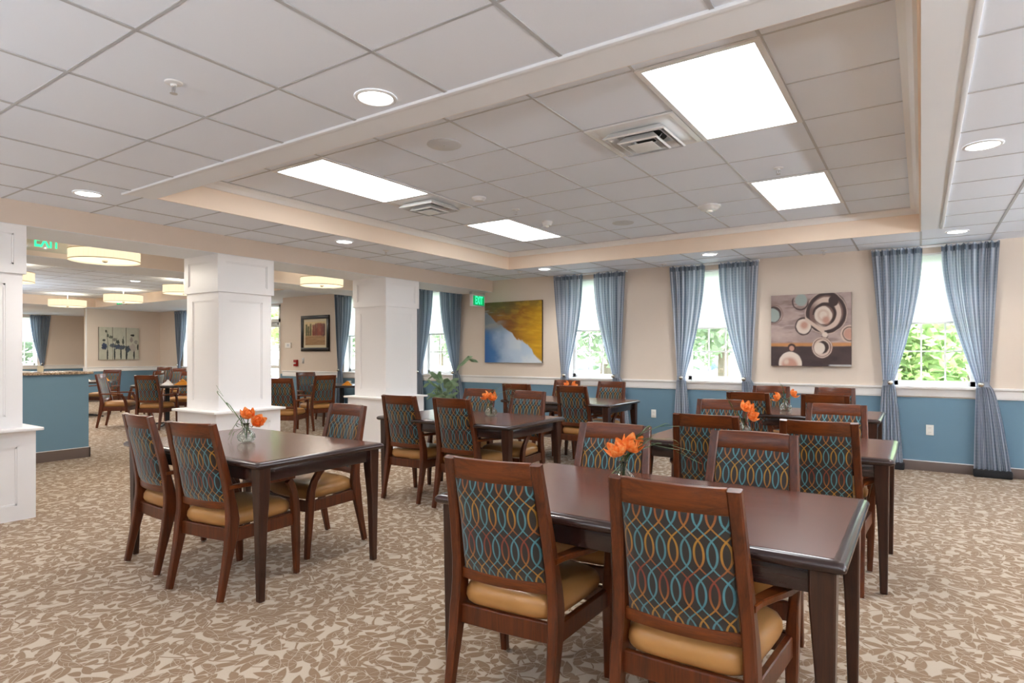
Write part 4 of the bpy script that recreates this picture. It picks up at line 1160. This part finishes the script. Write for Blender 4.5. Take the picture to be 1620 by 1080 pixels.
CH = [(-1.275, 2.0, 5, 'wooden armchair at the near left of the front table, back towards the viewer', 'chairs at the nearest table'),
      (-.605, 1.995, 1, 'largest wooden armchair in the foreground, at the near right of the front table', 'chairs at the nearest table'),
      (-1.325, 2.70, 184, 'armchair across the nearest table on its far left, behind the orange flower', 'chairs at the nearest table'),
      (-.652, 2.745, 181, 'armchair across the nearest table on its far right', 'chairs at the nearest table'),
      (-3.955, 2.07, -3, 'leftmost armchair of the left table, half hidden by its neighbour', 'chairs at the left table'),
      (-3.31, 2.018, 8, 'armchair at the near right of the left table, beside the table leg', 'chairs at the left table'),
      (-3.485, 2.745, 178, 'armchair on the far side of the left table, facing the viewer', 'chairs at the left table'),
      (-1.11, 4.0, 4, 'armchair at the near left of the second right table, behind the nearest table', 'chairs at the second right table'),
      (-.485, 3.995, 3, 'armchair at the near right of the second right table, arm sticking out at its corner', 'chairs at the second right table'),
      (-1.31, 4.74, 184, 'armchair on the far left side of the second right table, behind its vase', 'chairs at the second right table'),
      (-.515, 4.76, 180, 'armchair on the far right side of the second right table', 'chairs at the second right table'),
      (-3.855, 4.175, 3, 'armchair at the near left of the middle table, in front of the column ledge', 'chairs at the middle table'),
      (-3.235, 4.165, 1, 'armchair at the near right of the middle table, in front of its orange flower', 'chairs at the middle table'),
      (-3.84, 4.83, 180, 'armchair on the far left side of the middle table, behind its orange flower', 'chairs at the middle table'),
      (-3.22, 4.81, 180, 'armchair on the far right side of the middle table', 'chairs at the middle table'),
      (-4.12, 6.46, 3, 'armchair at the near left of the back table below the yellow painting', 'chairs at the back left table'),
      (-3.33, 6.44, 0, 'dark armchair at the near right of the back table below the yellow painting', 'chairs at the back left table'),
      (-4.05, 7.13, 182, 'armchair against the window side of the back left table, behind its orange flower', 'chairs at the back left table'),
      (-3.40, 7.13, 178, 'armchair on the window side of the back left table, at its right end', 'chairs at the back left table'),
      (-1.385, 6.37, 1, 'armchair at the near left of the back right table, left of the glass vase', 'chairs at the back right table'),
      (-.72, 6.40, 0, 'armchair at the near right of the back right table, right of the glass vase', 'chairs at the back right table'),
      (-1.415, 7.13, 180, 'armchair on the window side of the back right table, behind the glass vase', 'chairs at the back right table'),
      (-.785, 7.15, 178, 'armchair on the window side of the back right table, at its right end', 'chairs at the back right table'),
      (-11.05, 5.30, 34, 'armchair seen from behind at the distant set table, beside the first column', 'chairs at the distant set tables'),
      (-12.0, 5.10, -42, 'armchair in side view at the left of the distant set table', 'chairs at the distant set tables'),
      (-13.55, 6.35, 120, 'armchair with a pale glossy back between the two distant set tables', 'chairs at the distant set tables'),
      (-12.1, 6.35, 218, 'armchair facing the viewer behind the distant set table with golden napkins', 'chairs at the distant set tables'),
      (-14.95, 6.1, 214, 'armchair behind the distant table at the end of the granite counter', 'chairs at the distant set tables'),
      (-16.9, 8.2, 214, 'small distant armchair below the triptych painting', 'chairs at the distant set tables'),
      (-15.1, 7.6, 200, 'dark distant armchair below the far curtained window', 'chairs at the distant set tables'),
      (-8.12, 5.83, 34, 'armchair partly hidden by the right edge of the first column', 'chairs between the columns'),
      (-8.67, 6.85, 80, 'armchair seen obliquely from behind between the first and the middle column', 'chairs between the columns'),
      (-9.78, 7.6, -100, 'dark armchair beside the round table under the framed picture', 'chairs between the columns')]
for c in CH: put_chair(*c)

def round_table(x, y, rad, label):
    r = empty('round_table', (x, y, 0)); tag(r, label, 'table', 'round set tables in the far room')
    m = MB(); m.lathe([(rad-.02, .707), (rad, .712), (rad, .738), (rad-.006, .745), (.001, .745)], 48, cap=False); m.lathe([(rad-.02, .7069), (.001, .7069)], 48, cap=False)
    m.build('table_top', M['black_wood'], r, smooth=.5)
    m = MB(); m.lathe([(.05, .02), (.04, .06), (.04, .68), (.12, .706)], 20); m.build('pedestal', M['black_metal'], r, smooth=.5)
    m = MB()
    for k in range(4):
        a = PI/4+k*PI/2; c, s = math.cos(a), math.sin(a)
        m.bar([(c*.03, s*.03, .045), (c*.2, s*.2, .035), (c*.34, s*.34, .012)], [(.05, .03), (.045, .03), (.04, .02)], side=Vector((-s, c, 0)))
    m.build('pedestal_foot', M['black_metal'], r)
round_table(-11.48, 5.72, .58, 'round dark table with golden napkins seen left of the first column')
round_table(-14.35, 5.50, .55, 'round dark table with golden napkins at the end of the granite counter')
round_table(-8.87, 7.55, .56, 'round dark table set with napkins below the framed picture')

def napkin(x, y, rz, label, white=False, s=1.0):
    m = MB(); a, h = .11*s, .095*s
    m.add([(-a, -.045, 0), (a, -.045, 0), (a*.9, .05, 0), (-a*.9, .05, 0), (0, 0, h), (.02, .01, h*.96), (-.05, .0, h*.55), (.055, -.012, h*.5)],
          [(0, 1, 7, 6), (6, 7, 4), (1, 2, 5, 7), (7, 5, 4), (2, 3, 5), (3, 0, 6), (3, 6, 4, 5), (0, 3, 2, 1)])
    o = m.build('folded_napkin', M['napkin_white'] if white else M['napkin'], loc=(x, y, .747)); o.rotation_euler.z = rz
    tag(o, label, 'napkin', 'folded napkins on the far tables')
def cup(x, y, label):
    r = empty('cup_and_saucer', (x, y, .7455)); tag(r, label, 'cup', 'white cups on the far tables')
    m = MB(); m.lathe([(.03, 0), (.04, .002), (.072, .012), (.072, .014), (.035, .006), (.001, .006)], 24, cap=False); m.build('saucer', M['china'], r, smooth=.6)
    m = MB(); m.lathe([(.022, .007), (.028, .012), (.04, .05), (.042, .072), (.039, .072), (.036, .05), (.02, .014), (.001, .013)], 24, cap=False); c = m.build('cup', M['china'], r, smooth=.6)
    m = MB(); m.tube([(.04, 0, .06), (.062, 0, .055), (.06, 0, .03), (.037, 0, .025)], .004, 8); m.build('handle', M['china'], c, smooth=True)
napkin(-9.12, 7.42, .6, 'golden folded napkin on the round table below the framed picture')
cup(-8.88, 7.35, 'white cup on the round table below the framed picture, nearer the golden napkin'); cup(-8.62, 7.5, 'white cup beside the middle column on the round table')
napkin(-8.50, 7.35, .2, 'golden napkin half hidden by the middle column', s=.8)
napkin(-11.08, 5.78, .7, 'large golden napkin beside the first column on the distant set table', s=1.15)
napkin(-11.78, 5.45, .3, 'golden napkin left of the armchair back on the distant set table', s=.9)
napkin(-11.28, 5.62, .2, 'white folded napkin beside the large golden napkin', True)
cup(-11.42, 5.95, 'white cup at the back of the distant set table')
napkin(-14.25, 5.45, .5, 'white folded napkin on the table at the end of the granite counter', True)
napkin(-14.05, 5.72, .5, 'golden napkin on the table at the end of the granite counter')

# ------------------------------------------------------------------ vases and orange flowers
def make_vase():
    r = empty('bud_vase'); m = MB(); P = [(.001, .0015), (.026, .0015), (.040, .010), (.046, .026), (.044, .042), (.034, .056), (.020, .068), (.012, .080), (.011, .092), (.017, .105),
                   (.015, .105), (.009, .092), (.010, .080), (.018, .067), (.031, .055), (.041, .042), (.043, .026), (.037, .012), (.024, .006), (.001, .006)]
    P = [(a*1.22, b*1.15) for a, b in P]; m.lathe(P, 32, cap=False); m.build('glass_body', M['vase'], r, smooth=True)
    return r
vp = make_vase(); uv_ = [False]
def petal(mb, base, dirv, up, L, wdt):
    dirv = Vector(dirv).normalized(); up = Vector(up).normalized(); sd = dirv.cross(up).normalized(); up = sd.cross(dirv)
    rings = []
    for k in range(7):
        t = k/6; p = Vector(base)+dirv*L*t*(1-.1*t)+up*L*(.42*t*t-.12*math.sin(PI*t))
        w = wdt*math.sin(PI*min(.97, .08+t*.9))**.8
        rings.append([tuple(p+sd*w*s+up*(-.18*w*(1-s*s))) for s in (-1, -.5, 0, .5, 1)])
    mb.loft(rings, cap=False, closed=False)
def flower(loc, rz, label, heads, blades, scale=1.0):
    r = empty('orange_flower', loc, rz); scale *= 1.18; r.scale = (scale,)*3
    tag(r, label, 'flower', 'orange flowers in bud vases')
    rnd = random.Random(int(abs(loc[0]*1000)))
    for (hx, hy, hz, tilt) in heads:
        hz -= .028
        m = MB(); m.tube([(0, 0, .02), (hx*.25, hy*.25, .09), (hx*.6, hy*.6, hz*.75), (hx, hy, hz)], [.003, .003, .0025, .003], 7); m.build('stem', M['stem'], r, smooth=True)
        b = MB(); ax = Vector((hx*3, hy*3, .1)).normalized()+Vector(tilt)*.8; ax.normalize()
        q = ax.to_track_quat('Z', 'Y')
        for layer, (np_, op, L, wd_) in enumerate(((6, 1.25, .056, .019), (4, .6, .044, .017))):
            for k in range(np_):
                a = 2*PI*k/np_+layer*.6+rnd.uniform(-.2, .2)
                d = q @ Vector((math.cos(a)*op, math.sin(a)*op, 1-op*.35)); u = q @ Vector((math.cos(a)*.2-0, math.sin(a)*.2, 1))
                petal(b, (hx, hy, hz), d, u, L*1.08*rnd.uniform(.9, 1.12), wd_*1.15)
        b.build('blossom', M['petal'], r, smooth=True)
        c = MB(); tip = q @ Vector((0, 0, .026)); c.tube([(hx, hy, hz), (hx+tip.x, hy+tip.y, hz+tip.z)], [.004, .006], 8); c.build('flower_centre', M['stitch'], r)
    for pts in blades:
        rings = []; P = [Vector(p) for p in pts]
        fine = []
        for i in range(len(P)-1):
            for k in range(5): 
                t = k/5; p0 = P[max(i-1, 0)]; p1 = P[i]; p2 = P[i+1]; p3 = P[min(i+2, len(P)-1)]
                fine.append(.5*((2*p1)+(p2-p0)*t+(2*p0-5*p1+4*p2-p3)*t*t+(3*p1-3*p2+p0-p3)*t**3))
        fine.append(P[-1])
        for k, p in enumerate(fine):
            t = k/(len(fine)-1); tg = (fine[min(k+1, len(fine)-1)]-fine[max(k-1, 0)]).normalized()
            sd = tg.cross(Vector((0, 0, 1))); sd = sd.normalized() if sd.length > .01 else Vector((1, 0, 0))
            w = .0055*math.sin(PI*(.12+.85*t))+.0006
            rings.append([tuple(p-sd*w), tuple(p+sd.cross(tg)*.001), tuple(p+sd*w)])
        m = MB(); m.loft(rings, cap=False, closed=False); m.build('leaf_blade', M['stem'], r, smooth=True)
zt = .7465
VS = [(-1.04, 2.385, 'glass bud vase with an orange flower on the nearest table'), (-3.62, 2.30, 'glass bud vase with an orange flower on the left table'),
      (-1.03, 4.42, 'glass bud vase on the second right table'), (-1.115, 6.53, 'glass bud vase with two orange blooms on the back right table'),
      (-3.26, 4.50, 'glass bud vase on the middle table, mostly behind an armchair'), (-3.66, 6.72, 'glass bud vase on the back left table, mostly behind an armchair')]
for x, y, lab in VS: instance(vp, uv_, (x, y, zt), 0, lab, 'glass bud vases', 'vase')
# direction "right in the picture" is (.83,.56), "left" the opposite
R_ = (.83, .56)
def rt(a, z, d=0): return (R_[0]*a-R_[1]*d, R_[1]*a+R_[0]*d, z)
flower((*VS[0][:2], zt), 0, 'orange flower with long arching grass blades on the nearest table', [(*rt(-.008, .158), (-.4, -.9, .3)), (*rt(.022, .172), (.3, -.8, .5))],
       [[rt(0, .05), rt(.02, .12), rt(.09, .175), rt(.17, .18), rt(.26, .13)], [rt(0, .05), rt(.03, .13), rt(.12, .165), rt(.2, .14), rt(.28, .09)], [rt(0, .05), rt(.02, .14), rt(.08, .22), rt(.15, .235), rt(.2, .225)], [rt(0, .05), rt(.015, .12), rt(.05, .19), rt(.12, .20)]])
flower((*VS[1][:2], zt), 0, 'orange flower with one long crooked blade on the left table', [(*rt(.012, .165), (.3, -.9, .4)), (*rt(.05, .135), (.8, -.6, .1))],
       [[rt(0, .03), rt(-.02, .13), rt(-.09, .20), rt(-.155, .265), rt(-.165, .31)], [rt(0, .03), rt(-.05, .10), rt(-.07, .05), rt(-.085, .0)], [rt(0, .03), rt(-.03, .11), rt(-.035, .13), rt(-.09, .05), rt(-.1, .01)]])
flower((*VS[2][:2], zt), 0, 'orange flower on the second right table between two armchair backs', [(*rt(.02, .175), (-.1, -.9, .3)), (*rt(.04, .135), (.3, -.9, -.1))],
       [[rt(0, .05), rt(-.03, .13), rt(-.08, .19), rt(-.1, .23)], [rt(0, .05), rt(-.03, .12), rt(-.1, .15)]])
flower((*VS[3][:2], zt), 0, 'pair of orange blooms on the back right table beneath the circles painting', [(*rt(-.055, .135), (-.8, -.5, .3)), (*rt(.05, .16), (.7, -.6, .5))],
       [[rt(0, .05), rt(-.02, .15), rt(-.03, .21), rt(-.06, .26)], [rt(0, .05), rt(.08, .13), rt(.16, .1), rt(.19, .03)]])
flower((*VS[4][:2], zt), 0, 'orange bloom on the middle table showing above an armchair back', [(*rt(-.03, .17), (-.4, -.8, .5)), (*rt(.01, .155), (.2, -.9, .4))],
       [[rt(0, .05), rt(.04, .2), rt(.12, .25), rt(.24, .2)], [rt(0, .05), rt(.05, .15), rt(.15, .2), rt(.26, .12)]])
flower((*VS[5][:2], zt), 0, 'orange bloom on the back left table showing above a dark armchair', [(*rt(-.02, .165), (-.5, -.8, .5)), (*rt(.045, .16), (.5, -.8, .4))],
       [[rt(0, .05), rt(.05, .15), rt(.1, .14)]])

# ------------------------------------------------------------------ palm
def palm(x, y):
    r = empty('potted_palm', (x, y, 0)); tag(r, 'pale green palm plant in front of the window beside the middle column', 'potted plant')
    m = MB(); m.lathe([(.12, 0), (.13, .01), (.16, .28), (.17, .34), (.155, .34), (.14, .30), (.001, .30)], 28, cap=False); m.build('plant_pot', M['baseboard'], r, smooth=.6)
    rnd = random.Random(4)
    for k in range(11):
        a = rnd.uniform(0, 2*PI); H = rnd.uniform(.62, .95); out = rnd.uniform(.08, .24)
        if k == 0: a, H, out = .9, 1.24-.0, .36
        if k == 1: a, H, out = 2.9, .98, .22
        p = [Vector((0, 0, .3)), Vector((math.cos(a)*out*.2, math.sin(a)*out*.2, .3+(H-.3)*.5)), Vector((math.cos(a)*out*.6, math.sin(a)*out*.6, .3+(H-.3)*.85)), Vector((math.cos(a)*out, math.sin(a)*out, H)), Vector((math.cos(a)*out*1.35, math.sin(a)*out*1.35, H-.03))]
        m = MB(); m.tube(p, [.007, .006, .005, .003, .002], 6); 
        for i in range(34):
            t = .45+.55*i/34; f = t*4; i0 = min(3, int(f)); q = p[i0].lerp(p[i0+1], f-i0)
            tg = (p[i0+1]-p[i0]).normalized(); sd = tg.cross(Vector((0, 0, 1)))
            sd = sd.normalized() if sd.length > .05 else Vector((-math.sin(a), math.cos(a), 0))
            for s in (-1, 1):
                L = .17*(1-.5*abs(t-.7)/.3); d = (sd*s*.8+tg*.7+Vector((0, 0, -.05))).normalized(); w = d.cross(Vector((0, 0, 1))).normalized()*.0055
                m.add([tuple(q-w*.5), tuple(q+d*L*.5-w+Vector((0, 0, .01))), tuple(q+d*L+Vector((0, 0, -.03))), tuple(q+d*L*.5+w+Vector((0, 0, .01))), tuple(q+w*.5)], [(0, 1, 2, 3, 4)])
        m.build('frond', M['palm'], r)
palm(-6.28, 7.42)

# ------------------------------------------------------------------ outdoors
gr = MB(); G = -.55
gr.add([(-90, W2+.25, G), (60, W2+.25, G), (60, 24, G), (-90, 24, G)], [(0, 1, 2, 3)])
gr.add([(XA-.25, -40, G), (XA-.25, 30, G), (-90, 30, G), (-90, -40, G)], [(0, 1, 2, 3)])
gr.add([(-90, 44, G), (60, 44, G), (60, 110, G+3), (-90, 110, G+3)], [(0, 1, 2, 3)])
struct(gr.build('floor_lawn', M['grass']))
ro = MB(); ro.add([(-90, 24, G+.01), (60, 24, G+.01), (60, 44, G+.01), (-90, 44, G+.01)], [(0, 1, 2, 3)])
struct(ro.build('floor_parking', M['asphalt']))
def leafcloud(mb, c, rad, n, sz, rnd):
    for _ in range(n):
        v = Vector((rnd.gauss(0, 1), rnd.gauss(0, 1), rnd.gauss(0, 1))).normalized()*(rnd.random()**.4)
        p = Vector(c)+Vector((v.x*rad[0], v.y*rad[1], v.z*rad[2]))
        a = Vector((rnd.gauss(0, 1), rnd.gauss(0, 1), rnd.gauss(0, .6))).normalized(); b = a.cross(Vector((rnd.gauss(0, 1), rnd.gauss(0, 1), rnd.gauss(0, 1)))).normalized()
        s = sz*rnd.uniform(.6, 1.3)
        mb.add([tuple(p-a*s), tuple(p+b*s*.45), tuple(p+a*s), tuple(p-b*s*.45)], [(0, 1, 2, 3)])
def shrub(x, y, rad, h, label, mat, n=2600, sz=.09, seed=1, group=None):
    rnd = random.Random(seed); r = empty('garden_shrub', (x, y, G)); tag(r, label, 'shrub', group)
    m = MB(); leafcloud(m, (0, 0, h*.55), (rad, rad*.8, h*.5), n, sz, rnd); m.build('foliage', mat, r)
    m = MB()
    for k in range(5): a = k*1.3; m.tube([(0, 0, 0), (math.cos(a)*rad*.2, math.sin(a)*rad*.2, h*.3), (math.cos(a)*rad*.5, math.sin(a)*rad*.5, h*.7)], [.03, .02, .008], 6)
    m.build('branches', M['bark'], r)
def tree(x, y, h, rad, label, mat, tr=.14, n=3500, sz=.16, seed=1, group=None, low=.35):
    rnd = random.Random(seed); r = empty('garden_tree', (x, y, G)); tag(r, label, 'tree', group)
    m = MB()
    for k in range(7):
        a = rnd.uniform(0, 2*PI); q = rnd.uniform(.2, .7)*rad
        leafcloud(m, (math.cos(a)*q, math.sin(a)*q, h*rnd.uniform(low+.15, .85)), (rad*.55, rad*.55, h*.2), n//7, sz, rnd)
    m.build('foliage', mat, r)
    m = MB(); m.tube([(0, 0, 0), (.03, .02, h*.3), (-.05, .04, h*.6), (0, 0, h*.9)], [tr, tr*.8, tr*.55, tr*.2], 10); m.build('trunk', M['bark'], r)
# leafy shrubs close outside the right hand window
for i, (x, y, rd, h) in enumerate([(-.5, 12.4, 1.1, 3.0), (1.75, 12.6, 1.1, 3.1), (4.0, 12.7, 1.1, 3.2), (1.2, 16.5, 2.4, 4.4), (-2.7, 14.0, .9, 1.3)]):
    shrub(x, y, rd, h, 'bright green leafy shrub close outside the right hand window' if i < 4 else 'low green shrub outside the window left of the circles painting', M['foliage'], 4200 if i < 4 else 1500, .11, 30+i, 'shrubs outside the right hand window' if i < 4 else None)
tree(-6.35, 13.6, 6.0, 2.0, 'tree with a straight trunk outside the window beside the yellow painting', M['foliage_dark'], .24, 6000, .13, 5, low=.25)
tree(-11.2, 15.5, 6.0, 2.2, 'green tree outside the window above the palm plant', M['foliage_dark'], .2, 5000, .15, 6, low=.2)
tree(-5.3, 20, 7.0, 2.6, 'green tree left of the parked white car outside', M['foliage_dark'], .2, 5000, .16, 16, low=.22)
tree(-20.3, 14.6, 6.5, 2.6, 'bright green tree outside the glazed door', M['foliage'], .2, 6000, .15, 7, low=.1)
shrub(-17.3, 10.9, .9, 1.9, 'bright green shrub outside the glazed door', M['foliage'], 3500, .12, 8)
tree(-35, 9, 7, 4, 'green tree outside the farthest window', M['foliage_dark'], .2, 5000, .2, 9, low=.05)
for i in range(10):
    tree(-74+i*14.0, 52+random.uniform(-1, 3), 11, 5.9, 'tall green tree in the line beyond the parking lot', M['foliage_dark'], .3, 2600, .42, 50+i, 'line of trees beyond the parking lot', .05)
def car(x, y, rz, mat, label):
    r = empty('parked_car', (x, y, G), rz); tag(r, label, 'car')
    prof = [(-2.2, .45, .55), (-2.1, .82, .72), (-1.2, .95, .80), (-.5, 1.0, .82), (1.5, 1.0, .82), (2.0, .95, .78), (2.2, .6, .68)]
    rings = [[(x_, -w, .25), (x_, w, .25), (x_, w*1.02, z*.75), (x_, w*.9, z), (x_, -w*.9, z), (x_, -w*1.02, z*.75)] for x_, z, w in prof]
    m = MB(); m.loft(rings); m.build('car_body', mat, r, bevel=.04)
    cab = [(-1.15, .96, .74), (-.45, 1.42, .60), (.2, 1.48, .60), (1.0, 1.42, .58), (1.75, 1.0, .70)]
    m = MB(); m.loft([[(x_, -.76, .93), (x_, .76, .93), (x_, w, z), (x_, -w, z)] for x_, z, w in cab]); m.build('greenhouse_glass', M['car_glass'], r, bevel=.02)
    m = MB(); m.loft([[(x_, -w, z-.0), (x_, w, z), (x_, w*.94, z+.04), (x_, -w*.94, z+.04)] for x_, z, w in cab[1:4]]); m.build('roof', mat, r)
    for sx in (-1.35, 1.35):
        for sy in (-1, 1):
            m = MB(); m.loft([[(sx+rr*math.cos(t), sy*yy, .32+rr*math.sin(t)) for t in [2*PI*q/20 for q in range(20)]] for rr, yy in ((.2, .62), (.32, .64), (.32, .82), (.2, .84))]); m.build('wheel', M['rubber'], r)
    m = MB()
    for sy in (-1, 1): m.box(-2.18, -2.05, sy*.55-.14, sy*.55+.14, .58, .70)
    m.build('headlamp', M['china'], r)
car(-9.9, 33, PI/2, M['car_white'], 'white car parked outside, seen through the window left of the circles painting')
car(-15.3, 29, .1, M['car_red'], 'red car parked outside, seen past the tree trunk')
car(-19.4, 31, .1, M['car_white'], 'white car parked outside, left of the red car')

# ------------------------------------------------------------------ world and sun
wd = bpy.data.worlds.new('world'); sc.world = wd; wd.use_nodes = True
nt = wd.node_tree; nt.nodes.clear()
wo = nt.nodes.new('ShaderNodeOutputWorld'); bg = nt.nodes.new('ShaderNodeBackground')
tc = nt.nodes.new('ShaderNodeTexCoord'); sp = nt.nodes.new('ShaderNodeSeparateXYZ'); rp = nt.nodes.new('ShaderNodeValToRGB')
nt.links.new(tc.outputs['Generated'], sp.inputs[0]); nt.links.new(sp.outputs[2], rp.inputs[0]); nt.links.new(rp.outputs[0], bg.inputs[0]); nt.links.new(bg.outputs[0], wo.inputs[0])
rp.color_ramp.elements[0].color = (.92, .95, 1, 1); rp.color_ramp.elements[1].color = (.55, .72, 1, 1)
bg.inputs[1].default_value = 7.5
s = bpy.data.lights.new('sun', 'SUN'); s.energy = 9; s.angle = .02; s.color = (1, .95, .86)
so_ = bpy.data.objects.new('sun', s); COL.objects.link(so_); so_.rotation_euler = (math.radians(42), 0, math.radians(-20))

# colour management
vs = sc.view_settings
sc.display_settings.display_device = 'sRGB'
vs.view_transform = 'Standard'; vs.look = 'None'; vs.gamma = 1; vs.use_curve_mapping = False
vs.exposure = 1.14
sc.cycles.use_denoising = True
sc.cycles.max_bounces = 10; sc.cycles.diffuse_bounces = 6; sc.cycles.transparent_max_bounces = 12
sc.cycles.sample_clamp_indirect = 8
sc.cycles.caustics_reflective = False; sc.cycles.caustics_refractive = False
